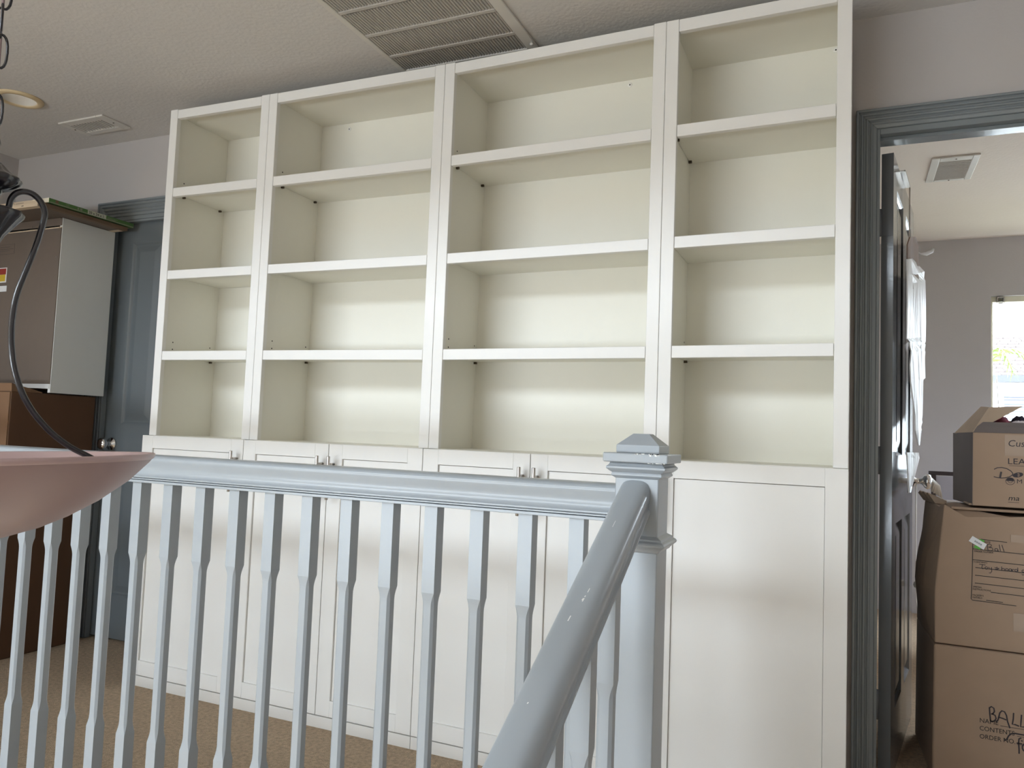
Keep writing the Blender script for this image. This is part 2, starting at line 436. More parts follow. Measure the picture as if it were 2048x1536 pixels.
# ------------------------------------------------------------------ panel doors
def panel_door(name, W, H, T, m, xf):
    """four raised panels; local x across, y out of face (face at 0, back at T), z up"""
    mb = MB()
    st, mid = 0.115, 0.10
    pw = (W-2*st-mid)/2
    cols = [(st, st+pw), (st+pw+mid, W-st)]
    rows = [(0.20, 0.80), (1.025, 1.925)]
    xs = [0, st, st+pw, st+pw+mid, W-st, W]
    zs = [0, 0.20, 0.80, 1.025, 1.925, H]
    for face_y, back in ((0, T),):
        mb.box(0, st, 0, T, 0, H); mb.box(W-st, W, 0, T, 0, H); mb.box(cols[0][1], cols[1][0], 0, T, 0, H)
        for (a, b) in cols:
            for (c, d) in ((0, 0.20), (0.80, 1.025), (1.925, H)):
                mb.box(a, b, 0, T, c, d)
    mb.map(xf)
    o = mb.build(name, m, bevel=0.0)
    for (a, b) in cols:
        for (c, d) in rows:
            p = MB()
            def ring(i, y): return [(a+i, y, c+i), (b-i, y, c+i), (b-i, y, d-i), (a+i, y, d-i)]
            lv = [ring(0, 0.0), ring(0.006, 0.004), ring(0.012, 0.0095), ring(0.020, 0.0095), ring(0.048, 0.003), ring(0.052, 0.0025)]
            p.rings(lv, True, False)
            n = len(p.v)
            p.f.append((n-4, n-3, n-2, n-1)); p.mi.append(0); p.sm.append(False)
            lb = [ring(0, T), ring(0.012, T-0.0095), ring(0.020, T-0.0095), ring(0.05, T-0.003)]
            n0 = len(p.v)
            p.rings(lb, True, False)
            n = len(p.v)
            p.f.append((n-1, n-2, n-3, n-4)); p.mi.append(0); p.sm.append(False)
            p.map(xf)
            p.build('door_panel', m, o)
    return o
d1 = struct(panel_door('door_1', 0.73, 2.027, 0.035, M['doorshade'], lambda x, y, z: (DL[0]+0.015+x, YW+0.031+y, 0.012+z)))
kb = MB().lathe([(0.030, 0), (0.032, -0.004), (0.030, -0.008), (0.014, -0.011), (0.011, -0.030), (0.014, -0.036), (0.025, -0.043), (0.029, -0.052), (0.028, -0.062), (0.020, -0.069), (0.002, -0.071)], (-0.676, YW+0.031, 0.938), 28, axis='y')
kb.build('door_knob', M['chrome'], d1)

# open door in the right doorway
ANG = math.radians(82)
DA = Vector((2.768, 0.456))
dd = Vector((math.cos(ANG), math.sin(ANG))); dn = Vector((math.sin(ANG), -math.cos(ANG)))
def dxf(x, y, z):      # x along the door from the hinge edge, y into its thickness, z up
    p = DA+dd*x-dn*y
    return (p.x, p.y, z)
d2 = struct(panel_door('door_2', 0.76, 2.02, 0.036, M['doorgloss'], lambda x, y, z: dxf(x, y, z+0.012)))
d2['kind'] = 'structure'
for hz in (1.80, 1.02, 0.25):
    MB().box(0.0, 0.002, -0.001, 0.030, hz-0.045, hz+0.045).map(lambda x, y, z: dxf(x-0.002, y+0.004, z)).build('hinge_leaf', M['doorgloss'], d2)
    q = dxf(0, 0.04, 0)
    MB().lathe([(0.006, -0.045), (0.006, 0.045)], (q[0], q[1]-0.004, hz), 10).build('hinge_pin', M['doorgloss'], d2)
# lever and rosette on the visible face
def dlathe(prof, s0, z0):
    mb = MB().lathe(prof, (0, 0, 0), 24, axis='y')
    return mb.map(lambda x, y, z: dxf(s0+x, y, z0+z))
dlathe([(0.030, 0), (0.031, -0.006), (0.026, -0.010), (0.012, -0.014), (0.010, -0.034), (0.014, -0.040), (0.026, -0.048), (0.030, -0.058), (0.026, -0.068), (0.012, -0.073), (0.001, -0.074)], 0.695, 0.935).build('door_knob', M['chrome'], d2)

# ------------------------------------------------------------------ bookcases
XB = [0.0, 0.5195, 1.3104, 2.1067, 2.6418]
YO = [0.0, 0.01388, 0.02018, 0.00666, 0.0]
ZO = [0.0, 0.00016, -0.00316, -0.00255, 0.0]
ZTOP, ZOT = 2.3719, 2.3321
SH = [(1.9966, 2.0336), (1.6473, 1.6833), (1.3100, 1.3468)]
SW, SP, DEP = 0.0391, 0.0227, 0.3073
ULAB = ['narrow white bookcase at the left end, beside the grey door',
        'wide white bookcase second from the left end of the row',
        'wide white bookcase third from the left, under the large ceiling grille',
        'narrow white bookcase at the right end, beside the open doorway']
BLAB = ['single door white base cabinet at the left end, beside the tall brown box',
        'double door white base cabinet second from the left behind the balusters',
        'double door white base cabinet just left of the newel post',
        'single door white base cabinet right of the newel post beside the doorway']
def warp(x, y, z):
    if z < 0.99: return (x, y, z)
    return (x, y+float(np.interp(x, XB, YO)), z+float(np.interp(x, XB, ZO))*(min(1, (z-0.99)/0.3)))
for i in range(4):
    x0, x1 = XB[i]+0.0006, XB[i+1]-0.0006
    root = thing('bookcase', ULAB[i], 'bookcase', ((x0+x1)/2, 0.15, 0.985), 'white open bookcases along the wall')
    def P(name, m, a, b, c, d, e, f, bv=0.0012):
        return MB().box(a, b, c, d, e, f).map(warp).build(name, m, root, bevel=bv, seg=1)
    zb = 0.9992
    P('stile', M['white'], x0, x0+SW, 0, 0.020, zb, ZTOP)
    P('stile', M['white'], x1-SW, x1, 0, 0.020, zb, ZTOP)
    P('top_rail', M['white'], x0+SW+0.0006, x1-SW-0.0006, 0.0006, 0.020, ZOT, ZTOP-(0.003 if i % 2 == 0 else 0.001))
    P('side_panel', M['cream'], x0, x0+SP, 0.020, DEP, zb-0.001, ZTOP-0.004, 0)
    P('side_panel', M['cream'], x1-SP, x1, 0.020, DEP, zb-0.001, ZTOP-0.004, 0)
    P('top_panel', M['cream'], x0+SP, x1-SP, 0.020, DEP, 2.3522, ZTOP-0.004, 0)
    P('bottom_panel', M['cream'], x0+SP, x1-SP, 0.004, DEP, 0.9868, zb+0.0006, 0)
    P('back_panel', M['cream'], x0, x1, DEP, DEP+0.006, 0.985, ZTOP-0.004, 0)
    for k, (a, b) in enumerate(SH):
        g = 0.0012
        s_ = P('shelf', M['cream'], x0+SP+0.001, x1-SP-0.001, 0.020, DEP-0.002, b-0.0165, b-0.0008, 0)
        f_ = MB().box(x0+SW+g, x1-SW-g, 0.0008, 0.020, a, b).map(warp).build('shelf_edging', M['white'], s_, bevel=0.0012, seg=1)
        if k != 1:
            for sx in (x0+SP, x1-SP):
                dirn = 1 if sx < (x0+x1)/2 else -1
                for yy in (0.072, 0.278):
                    MB().box(min(sx, sx+dirn*0.011), max(sx, sx+dirn*0.011), yy-0.004, yy+0.004, b-0.0245, b-0.0168).map(warp).build('shelf_pin', M['pin'], root)
    holes = MB()
    for sx, dirn in ((x0+SP, 1), (x1-SP, -1)):
        for yy, zz in ((0.072, 2.0758), (0.069, 1.3915), (0.069, 1.362), (0.274, 1.3915)):
            holes.lathe([(0.0028, 0), (0.0028, dirn*0.0006)], (sx, yy, zz), 8, axis='x', smooth=False)
    ho = holes.map(warp).build('pin_holes', M['hole'], root); ho['kind'] = 'stuff'
    for cx, cz in {1: [(0.6835, 2.327)], 2: [(1.9065, 2.334)], 3: [(2.5917, 2.339)]}.get(i, []):
        mb = MB().lathe([(0.0085, 0), (0.0085, -0.0012), (0.0075, -0.0022), (0.0026, -0.0024)], (cx, DEP, cz), 16, axis='y')
        mb.lathe([(0.0026, -0.0024), (0.0022, -0.0026)], (cx, DEP, cz), 10, mi=1, axis='y')
        mb.map(warp).build('screw_cap', [M['white'], M['hole']], root)
    if i == 3:
        pass

# base cabinets: carcass, shaker doors, plinth
YF = -0.0154
ZB, ZD = 0.9986, 0.0440
def shaker(x0, x1, root, handle_x, hinge='l'):
    st = 0.059
    yb = YF+0.0165
    m = MB()
    m.box(x0, x0+st, YF, yb, ZD, ZB).box(x1-st, x1, YF, yb, ZD, ZB).box(x0+st, x1-st, YF, yb, ZB-0.0515, ZB).box(x0+st, x1-st, YF, yb, ZD, ZD+0.056)
    d = m.build('door', M['white'], root, bevel=0.0008, seg=1)
    # recessed panel with a small bevelled inner edge and the slit under the top rail
    p = MB()
    a, b, c, e = x0+st, x1-st, ZD+0.056, ZB-0.0515
    p.box(a+0.0010, b-0.0010, YF+0.0075, yb-0.001, c+0.0004, e-0.0016)
    p.build('door_panel', M['white'], d)
    if handle_x:
        hz0, hz1 = 0.801, 0.9565
        h = MB().lathe([(0.0001, hz0), (0.0052, hz0+0.0005), (0.0060, hz0+0.002), (0.0060, hz1-0.002), (0.0052, hz1-0.0005), (0.0001, hz1)], (handle_x, YF-0.0326, 0), 16)
        for zz in (0.927, 0.831):
            h.lathe([(0.0048, -0.0326), (0.0048, 0.0)], (handle_x, YF, zz), 12, axis='y')
        h.build('handle', M['nickel'], d)
BX = [-0.0163, 0.5195, 1.3104, 2.1067, 2.6430]
HX = [[0.4905], [0.8935, 0.9435], [1.6825, 1.7335], [2.136]]
for i in range(4):
    x0, x1 = BX[i], BX[i+1]
    root = thing('base_cabinet', BLAB[i], 'cabinet', ((x0+x1)/2, 0.15, 0), 'white base cabinets under the bookcases')
    g = 0.0016
    mb = MB().box(x0+0.001, x0+0.018, 0.0025, 0.33, 0.0, 0.984).box(x1-0.018, x1-0.001, 0.0025, 0.33, 0.0, 0.984).box(x0+0.018, x1-0.018, 0.0025, 0.33, 0.968, 0.984).box(x0+0.018, x1-0.018, 0.0025, 0.33, 0.05, 0.066).box(x0+0.018, x1-0.018, 0.32, 0.33, 0.066, 0.968)
    mb.build('carcass', M['white'], root)
    MB().box(x0+0.001, x1-0.001, YF+0.002, 0.0022, 0.0, ZD-0.004).build('plinth', M['white'], root)
    if i in (0, 3):
        shaker(x0+(g if i else 0), x1-g*0.6, root, HX[i][0])
    else:
        xm = 0.9187 if i == 1 else 1.7078
        shaker(x0+g, xm-0.0013, root, HX[i][0]); shaker(xm+0.0013, x1-g*0.5, root, HX[i][1])

# ------------------------------------------------------------------ railing
RY = -0.784
def baluster_mesh(zb, zt, lo0=0.228, lo1=0.262, hi0=0.672, hi1=0.702):
    h = 0.016
    def sq(z): return [(-h,-h,z),(h,-h,z),(h,h,z),(-h,h,z)]
    def oc(z, a=0.0140, b=0.0085):
        return [(-b,-a,z),(b,-a,z),(a,-b,z),(a,b,z),(b,a,z),(-b,a,z),(-a,b,z),(-a,-b,z)]
    def sq8(z):
        e = 0.00025
        return [(-h+e,-h,z),(h-e,-h,z),(h,-h+e,z),(h,h-e,z),(h-e,h,z),(-h+e,h,z),(-h,h-e,z),(-h,-h+e,z)]
    def mid(z, f):
        A, Bq = sq8(z), oc(z)
        return [tuple(p+(q-p)*f for p, q in zip(P_, Q_)) for P_, Q_ in zip(A, Bq)]
    rs = [sq8(zb), sq8(lo0)]
    for k in range(1, 5):
        f = k/5; rs.append(mid(lo0+(lo1-lo0)*f, math.sin(f*PI/2)))
    rs += [oc(lo1), oc(hi0)]
    for k in range(1, 5):
        f = k/5; rs.append(mid(hi0+(hi1-hi0)*f, math.cos(f*PI/2)))
    rs += [sq8(hi1), sq8(zt)]
    return MB().rings(rs)
guard = thing('guard_railing', 'blue grey painted level railing with square balusters in front of the white cabinets', 'railing', (0.4, RY, 0))
# level handrail profile (y across, z up), crowned top, concave flanks, bead and fillet
RP = [(0.0, 0.9678), (0.006, 0.9676), (0.012, 0.9672), (0.018, 0.9662), (0.0225, 0.9645), (0.0262, 0.9618), (0.0284, 0.9585), (0.0291, 0.9550), (0.0288, 0.951), (0.0276, 0.9460), (0.0262, 0.941), (0.0250, 0.936), (0.0242, 0.931), (0.0240, 0.926), (0.0244, 0.9215), (0.0256, 0.9175), (0.0272, 0.9145), (0.0292, 0.9120),
      (0.0318, 0.9100), (0.0318, 0.9072), (0.0300, 0.9062), (0.0240, 0.9058), (0.0240, 0.9046), (0.0300, 0.9042), (0.0300, 0.9014), (0.0230, 0.9008)]
prof = [(RY-a, z) for a, z in RP]+[(RY+a, z) for a, z in reversed(RP[1:])]
lr = MB().prism(list(reversed(prof)), 'x', XL, 2.2235, smooth=False)
lo = lr.build('handrail', M['rail'], guard, autosmooth=32)
MB().box(XL, 2.2235, RY-0.0265, RY+0.0265, 0.8925, 0.8992).box(XL, 2.2235, RY-0.020, RY+0.020, 0.8992, 0.9010).build('fillet', M['rail'], guard, bevel=0.001, seg=1)
bal_mesh = None
nb = 0
k = 11
x = 0.0
while True:
    x = 2.1206-0.11365*nb+0.016
    if x < XL+0.03: break
    if bal_mesh is None:
        o = baluster_mesh(0.0, 0.8925).build('baluster', M['rail'], None, bevel=0.0008, seg=1); bal_mesh = o
    else:
        o = bal_mesh.copy(); COL.objects.link(o)
    o.parent = guard; o.matrix_parent_inverse = guard.matrix_basis.inverted()
    o.location = (x, RY, 0)
    nb += 1

# newel post
NX, NY, NH = 2.2672, RY-0.003, 0.0430
newel = thing('newel_post', 'square blue grey newel post with chipped pyramid cap at the stair top', 'post', (NX, NY, 0))
def sqring(h, z, dx=0, dy=0): return [(NX-h, NY-h, z), (NX+h, NY-h, z), (NX+h, NY+h, z), (NX-h, NY+h, z)]
MB().rings([sqring(NH, -0.25), sqring(NH, 1.012)]).build('shaft', M['rail'], newel, bevel=0.002, seg=2)
MB().rings([sqring(0.0640, 1.0125), sqring(0.0640, 1.0305)]).build('cap_plate', M['rail'], newel, bevel=0.0025, seg=2)
MB().rings([sqring(0.0430, 1.0305), sqring(0.0430, 1.0462), sqring(0.0165, 1.0690), sqring(0.0150, 1.0692)]).build('cap', M['rail'], newel, bevel=0.0012, seg=2)
MB().rings([sqring(NH, 0.981), sqring(0.0470, 0.984), sqring(0.0505, 0.9865), sqring(0.0500, 0.990), sqring(0.0485, 0.992), sqring(0.0535, 0.9955), sqring(0.0585, 1.000), sqring(0.0585, 1.0035), sqring(0.0540, 1.0075), sqring(0.0520, 1.0120)]).build('upper_moulding', M['rail'], newel, bevel=0.0008, seg=2)
MB().rings([sqring(NH, 0.8395), sqring(0.0475, 0.8420), sqring(0.0510, 0.8470), sqring(0.0590, 0.8535), sqring(0.0600, 0.8570), sqring(0.0580, 0.8600), sqring(0.0530, 0.8630), sqring(0.0525, 0.8665), sqring(0.0480, 0.8690), sqring(NH, 0.8720)]).build('lower_moulding', M['rail'], newel, bevel=0.0008, seg=2)
# chips of bare primer on the edges
ch = MB()
for k_ in range(16):
    ax = random.choice((0.0, 0.012, 0.026, 0.034, 0.042, 0.05))-0.004+random.random()*0.010
    w_ = 0.0015+random.random()*0.005
    ch.box(NX+ax, NX+ax+w_, NY-0.0642, NY-0.0620, 1.0292-random.random()**2*0.0035, 1.0307)
for k_ in range(9):
    ax = 0.016+random.random()*0.045
    ch.box(NX+ax, NX+ax+0.001+random.random()*0.006, NY-0.0642, NY-0.062, 1.0122, 1.0126+random.random()*0.0012)
for k_ in range(12):
    yy = NY-0.058+0.0095*k_
    ch.box(NX+0.0620, NX+0.0642, yy, yy+0.002+random.random()*0.006, 1.0298, 1.0307)
ch.build('paint_chips', M['scratch'], newel)['kind'] = 'stuff'

# sloped stair handrail with balusters
sh_ = thing('stair_handrail', 'sloped blue grey stair handrail with chipped paint running down from the newel post', 'handrail', (NX, -0.83, 0.9))
SL = math.radians(28.2)
HXc = 2.2645
def sloped(a, h, s):     # a across (x), h perpendicular to the slope, s distance down from the newel face
    y = NY-NH-s*math.cos(SL)-h*math.sin(SL)*1.0
    z = 0.940-s*math.sin(SL)+h*math.cos(SL)
    return (HXc+a, y, z)
HP = [(0.0, 0.0336), (0.006, 0.0335), (0.012, 0.0330), (0.017, 0.0319), (0.0215, 0.0300), (0.025, 0.0272), (0.0275, 0.0238), (0.0293, 0.0195), (0.0302, 0.015), (0.0305, 0.010), (0.0300, 0.005), (0.0288, 0.0), (0.0275, -0.005), (0.0270, -0.009), (0.0275, -0.014), (0.0310, -0.0175), (0.0315, -0.0205), (0.0295, -0.0225), (0.0290, -0.026)]
hp = HP+[(-a, h) for a, h in reversed(HP[1:])]
hp = list(reversed(hp))
rs = []
for s_ in (0.0, 0.8, 1.6, 2.4):
    ring = []
    for a, h in hp:
        if s_ == 0.0:      # cut plumb against the newel
            p = sloped(a, h, 0); back = (NY-NH-p[1])
            ring.append((p[0], NY-NH-0.0005, p[2]+back*math.tan(SL)))
        else: ring.append(sloped(a, h, s_))
    rs.append(ring)
MB().rings(rs).build('handrail', M['rail'], sh_, autosmooth=32)
sc = MB()
def chip(s0, a0, w_, l_, h=0.0337):
    sc.hexa([sloped(a0, h-0.002, s0+l_), sloped(a0+w_, h-0.002, s0+l_), sloped(a0+w_, h-0.002, s0), sloped(a0, h-0.002, s0),
             sloped(a0, h, s0+l_), sloped(a0+w_*0.7, h, s0+l_), sloped(a0+w_, h, s0), sloped(a0+w_*0.3, h, s0)])
chip(0.317, 0.007, 0.0016, 0.010); chip(0.335, 0.0055, 0.002, 0.004); chip(0.342, 0.0035, 0.004, 0.005); chip(0.346, 0.005, 0.002, 0.004); chip(0.385, -0.003, 0.0022, 0.012, 0.0338)
chip(0.125, -0.002, 0.001, 0.02, 0.0338)
chip(0.44, -0.0285, 0.002, 0.004, 0.022); chip(0.47, -0.0285, 0.002, 0.007, 0.022); chip(0.56, -0.005, 0.002, 0.003, 0.0338)
sc.build('paint_chips', M['scratch'], sh_)['kind'] = 'stuff'
for k, yy in enumerate((-0.985, -1.115, -1.265, -1.395, -1.545, -1.675, -1.825, -1.955, -2.105)):
    step = math.floor((-0.87-yy)/0.28)+1
    zb = -0.152*step
    zt = sloped(0, -0.026, 0)[2]-(NY-NH-yy)*math.tan(SL)-0.002
    mb = baluster_mesh(zb, zt, zb+0.10, zb+0.134, zt-0.225, zt-0.195)
    # plumb-cut the top to follow the rail
    mb.map(lambda px, py, pz: (px+HXc, py+yy, pz+(py*math.tan(SL) if pz > zt-0.001 else 0)))
    mb.build('baluster', M['rail'], sh_, bevel=0.0008, seg=1)

# ------------------------------------------------------------------ ceiling fittings
def louvre_vent(name, label, x0, x1, y0, y1, ix0, ix1, iy0, iy1, along, n, tilt):
    r = thing(name, label, 'vent', ((x0+x1)/2, (y0+y1)/2, ZC))
    z = ZC
    def fr_ring(d, zz): return [(x0+d, y0+d, zz), (x1-d, y0+d, zz), (x1-d, y1-d, zz), (x0+d, y1-d, zz)]
    mb = MB().box(x0, ix0, y0, y1, z-0.009, z).box(ix1, x1, y0, y1, z-0.009, z).box(ix0, ix1, y0, iy0, z-0.009, z).box(ix0, ix1, iy1, y1, z-0.009, z)
    mb.build('frame', M['vent'], r, bevel=0.003, seg=2)
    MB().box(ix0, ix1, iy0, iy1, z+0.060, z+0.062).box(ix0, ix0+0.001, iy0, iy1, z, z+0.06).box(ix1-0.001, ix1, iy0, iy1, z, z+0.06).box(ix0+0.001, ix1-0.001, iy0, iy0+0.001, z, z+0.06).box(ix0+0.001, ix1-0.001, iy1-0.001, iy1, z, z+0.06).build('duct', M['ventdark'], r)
    zl, zh, th = z-0.0085, z-0.0085+abs(tilt[1]), 0.0012
    for k in range(n):
        t_ = (k+0.5)/n
        dx = tilt[0]
        if along == 'y':     # slats run in y, spread along x
            c = ix0+(ix1-ix0)*t_
            s = MB().hexa([(c, iy0, zl), (c+th, iy0, zl), (c+th, iy1, zl), (c, iy1, zl), (c+dx, iy0, zh), (c+dx+th, iy0, zh), (c+dx+th, iy1, zh), (c+dx, iy1, zh)])
        else:
            c = iy0+(iy1-iy0)*t_
            s = MB().hexa([(ix0, c, zl), (ix1, c, zl), (ix1, c+th, zl), (ix0, c+th, zl), (ix0, c+dx, zh), (ix1, c+dx, zh), (ix1, c+dx+th, zh), (ix0, c+dx+th, zh)])
        s.build('slat', M['vent'], r)
    return r
va = louvre_vent('supply_vent', 'small off-white louvred vent in the hall ceiling beside the recessed light', -0.794, -0.495, 0.056, 0.210, -0.758, -0.537, 0.094, 0.176, 'y', 12, (0.004, 0.0040))
for sx in (-0.776, -0.516):
    MB().lathe([(0.004, 0), (0.003, -0.002)], (sx, 0.133, ZC-0.009), 10).build('screw', M['pin'], va)
vb = louvre_vent('supply_vent', 'white louvred vent in the ceiling of the room beyond the doorway', 2.985, 3.188, 1.760, 2.118, 3.022, 3.158, 1.812, 2.089, 'x', 14, (-0.004, 0.0042))
for sy in (1.785, 2.104):
    MB().lathe([(0.004, 0), (0.003, -0.002)], (3.09, sy, ZC-0.009), 10).build('screw', M['pin'], vb)

# big return grille: frame, panels of ribs between cross bars
GX0, GX1, GY0, GY1 = 1.043, 1.614, -0.640, 0.172
rg = thing('return_grille', 'large white ribbed air return grille in the ceiling over the bookcases', 'vent', ((GX0+GX1)/2, -0.2, ZC))
z = ZC
mb = MB()
bz = 0.008
mb.box(GX0, 1.066, GY0, GY1, z-bz, z).box(1.572, GX1, GY0, GY1, z-bz, z).box(1.066, 1.572, GY1-0.03, GY1, z-bz, z).box(1.066, 1.572, GY0, GY0+0.03, z-bz, z)
mb.build('frame', M['vent'], rg, bevel=0.002, seg=1)
divs = [-0.589, -0.435, -0.280, -0.1225, 0.0335]
for d_ in divs:
    MB().box(1.066, 1.572, d_-0.0085, d_+0.0085, z-0.0072, z).build('cross_bar', M['ventrib'], rg, bevel=0.0015, seg=1)
MB().box(1.066, 1.572, GY0+0.03, GY1-0.03, z-0.0012, z-0.0004).build('filter', M['filter'], rg)
edges = [GY0+0.03]+[e for d_ in divs for e in (d_-0.0085, d_+0.0085)]+[GY1-0.03]
rib0 = None
nr = 46
for q in range(0, len(edges), 2):
    ya, yb = edges[q], edges[q+1]
    if yb-ya < 0.02: continue
    rb = MB()
    for k_ in range(nr):
        c = 1.066+(k_+0.5)*(1.572-1.066)/nr
        # rounded rib, lower end turned up with a dark slot at the far end
        rb.rings([[(c-0.0040, yy, z-0.0014), (c-0.0030, yy, z-0.0042), (c, yy, z-0.0056), (c+0.0030, yy, z-0.0042), (c+0.0040, yy, z-0.0014)] for yy in (ya+0.0055, yb-0.0005)])
        rb.box(c-0.0018, c+0.0018, ya+0.0006, ya+0.0052, z-0.0030, z-0.0014, 1)
    o = rb.build('rib_panel', [M['ventrib'], M['hole']], rg); o['kind'] = 'stuff'
MB().lathe([(0.004, 0), (0.004, -0.004), (0.007, -0.005), (0.007, -0.010), (0.002, -0.012)], (1.606, 0.105, z-0.008), 10).build('latch', M['vent'], rg)

# recessed can light (unlit)
rl = thing('recessed_light', 'round recessed ceiling light with a yellowed trim ring, switched off', 'light', (-0.664, -0.187, ZC))
cx_, cy_ = -0.708, -0.186
MB().lathe([(0.0665, 0.000), (0.067, -0.006), (0.071, -0.0095), (0.080, -0.0105), (0.091, -0.008), (0.0955, -0.003), (0.0955, 0.0), (0.0665, 0.0)], (cx_, cy_, ZC), 40, caps=False).build('trim_ring', M['trimring'], rl)
MB().lathe([(0.0665, -0.004), (0.0655, 0.0), (0.060, 0.040), (0.056, 0.085)], (cx_, cy_, ZC), 40, caps=False).build('baffle', M['lampwhite'], rl)
MB().lathe([(0.0, 0.030), (0.030, 0.031), (0.047, 0.038), (0.052, 0.06)], (cx_, cy_, ZC), 32, caps=False).build('bulb_face', M['lampwhite'], rl)

# ------------------------------------------------------------------ pendant lamp over the stairwell
LX, LY = 1.6791+0.0046, -1.7362+0.0077
lamp = thing('pendant_lamp', 'hanging bowl lamp of mauve glass on curved dark iron arms', 'lamp', (LX, LY, 1.0))
outer = [(0.0005, 0.9035), (0.022, 0.9045), (0.049, 0.9095), (0.0837, 0.9200), (0.112, 0.9330), (0.1438, 0.9522), (0.1766, 0.9785), (0.1985, 1.0030), (0.2015, 1.0075)]
inner = [(0.2015, 1.0075), (0.2030, 1.0082), (0.2050, 1.0120), (0.2048, 1.0145), (0.2035, 1.0155), (0.2018, 1.0150)]
lining = [(0.2018, 1.0150), (0.194, 1.0060), (0.172, 0.9830), (0.140, 0.9580), (0.109, 0.9385), (0.08, 0.9255), (0.048, 0.9155), (0.0005, 0.9095)]
AP = [(0.012, 1.287), (0.018, 1.300), (0.0215, 1.3128), (0.0235, 1.3255), (0.0290, 1.3340), (0.0375, 1.3375), (0.0470, 1.3355), (0.0555, 1.3270), (0.0600, 1.3145), (0.0585, 1.2985), (0.0535, 1.2720), (0.0450, 1.2390), (0.0372, 1.2065), (0.0348, 1.1750), (0.0363, 1.1440), (0.0415, 1.1140), (0.0512, 1.0865), (0.0650, 1.0624), (0.0855, 1.0383), (0.1080, 1.0205), (0.1300, 1.0085), (0.150, 0.9960), (0.168, 0.9845), (0.1755, 0.9840)]
def cr(P_, n=5):
    out = []
    for i in range(len(P_)-1):
        p0, p1, p2, p3 = [Vector((*P_[max(0, min(len(P_)-1, j))], 0)) for j in (i-1, i, i+1, i+2)]
        for k_ in range(n):
            t_ = k_/n
            q = 0.5*((2*p1)+(-p0+p2)*t_+(2*p0-5*p1+4*p2-p3)*t_*t_+(-p0+3*p1-3*p2+p3)*t_**3)
            out.append((q.x, q.y))
    return out+[P_[-1]]
ap = cr(AP, 4)
for k_ in range(3):
    a = math.radians(59.3-90+90+120*k_)
    ux, uy = math.cos(a), math.sin(a)
    MB().tube([(LX+r*ux, LY+r*uy, zz) for r, zz in ap], 0.0037, 12).build('arm', M['iron'], lamp)
MB().lathe([(0.0005, 1.235), (0.006, 1.237), (0.009, 1.245), (0.006, 1.253), (0.0075, 1.262), (0.013, 1.272), (0.0115, 1.290), (0.0115, 1.325), (0.014, 1.330), (0.0135, 1.350), (0.008, 1.362), (0.006, 1.385), (0.009, 1.390), (0.007, 1.398), (0.0005, 1.400)], (LX, LY, 0), 28).build('column', M['iron'], lamp)
# the bowl hangs slightly askew
BS = Vector((math.cos(math.radians(59.3)), math.sin(math.radians(59.3))))
def tilt(x_, y_, z_):
    a_ = (x_-LX)*BS.x+(y_-LY)*BS.y; b_ = -(x_-LX)*BS.y+(y_-LY)*BS.x
    z2 = 1.0175-(1.0175-z_)*0.93
    return (x_, y_, z2+0.031*(a_-0.205)-0.0225*b_)
MB().lathe(outer, (LX, LY, 0), 96, caps=False).map(tilt).build('bowl', M['mauve'], lamp)
MB().lathe(inner, (LX, LY, 0), 96, caps=False).map(tilt).build('rim', M['mauve_lit'], lamp)
MB().lathe(lining, (LX, LY, 0), 96, caps=False).map(tilt).build('bowl_lining', M['mauve_lit'], lamp)
# flared leaf-edged cups
def flute(x_, y_, z_):
    a_ = math.atan2(y_-LY, x_-LX); f_ = 1+0.035*math.cos(12*a_)
    return (LX+(x_-LX)*f_, LY+(y_-LY)*f_, z_)
MB().lathe([(0.0120, 1.3320), (0.0175, 1.3335), (0.0245, 1.3370), (0.0310, 1.3420), (0.0335, 1.3465), (0.0325, 1.3490), (0.0290, 1.3510), (0.0220, 1.3555), (0.0160, 1.3620), (0.0120, 1.3660)], (LX, LY, 0), 96).map(flute).build('upper_cup', M['iron'], lamp)
MB().lathe([(0.0120, 1.2560), (0.0150, 1.2680), (0.0190, 1.2770), (0.0255, 1.2860), (0.0330, 1.2965), (0.0375, 1.3020), (0.0385, 1.3058), (0.0370, 1.3082), (0.0310, 1.3095), (0.0230, 1.3110), (0.0120, 1.3130)], (LX, LY, 0), 96).map(flute).build('lower_cup', M['iron'], lamp)
# chain of oval links up to the ceiling, one face-on, the next edge-on
zz = 1.412; kk = 0
while zz < ZC-0.03:
    a = math.radians(59.3+(90 if kk % 2 else 0))
    ux, uy = math.cos(a), math.sin(a)
    big = (kk % 2 == 1)
    hw, hl, rw = 0.0085, 0.0215, 0.0016
    pts = []
    cxo, cyo = LX-0.0012*math.cos(math.radians(59.3)), LY-0.0012*math.sin(math.radians(59.3))
    for j in range(20):
        t_ = 2*PI*j/20
        cx2, cz2 = hw*math.copysign(abs(math.cos(t_))**0.7, math.cos(t_)), hl*math.copysign(abs(math.sin(t_))**0.8, math.sin(t_))
        pts.append((cxo+cx2*ux, cyo+cx2*uy, zz+hl*0.9+cz2))
    MB().tube(pts, rw, 8, closed=True).build('chain_link', M['iron'], lamp)
    zz += 0.0375; kk += 1
MB().tube([(LX+0.0005, LY, 1.40), (LX-0.003, LY-0.002, 1.8), (LX, LY, ZC-0.02)], 0.0018, 8).build('cord', M['mauve'], lamp)
MB().lathe([(0.012, ZC-0.045), (0.03, ZC-0.035), (0.06, ZC-0.02), (0.065, ZC-0.0005)], (LX, LY, 0), 32).build('canopy', M['iron'], lamp)

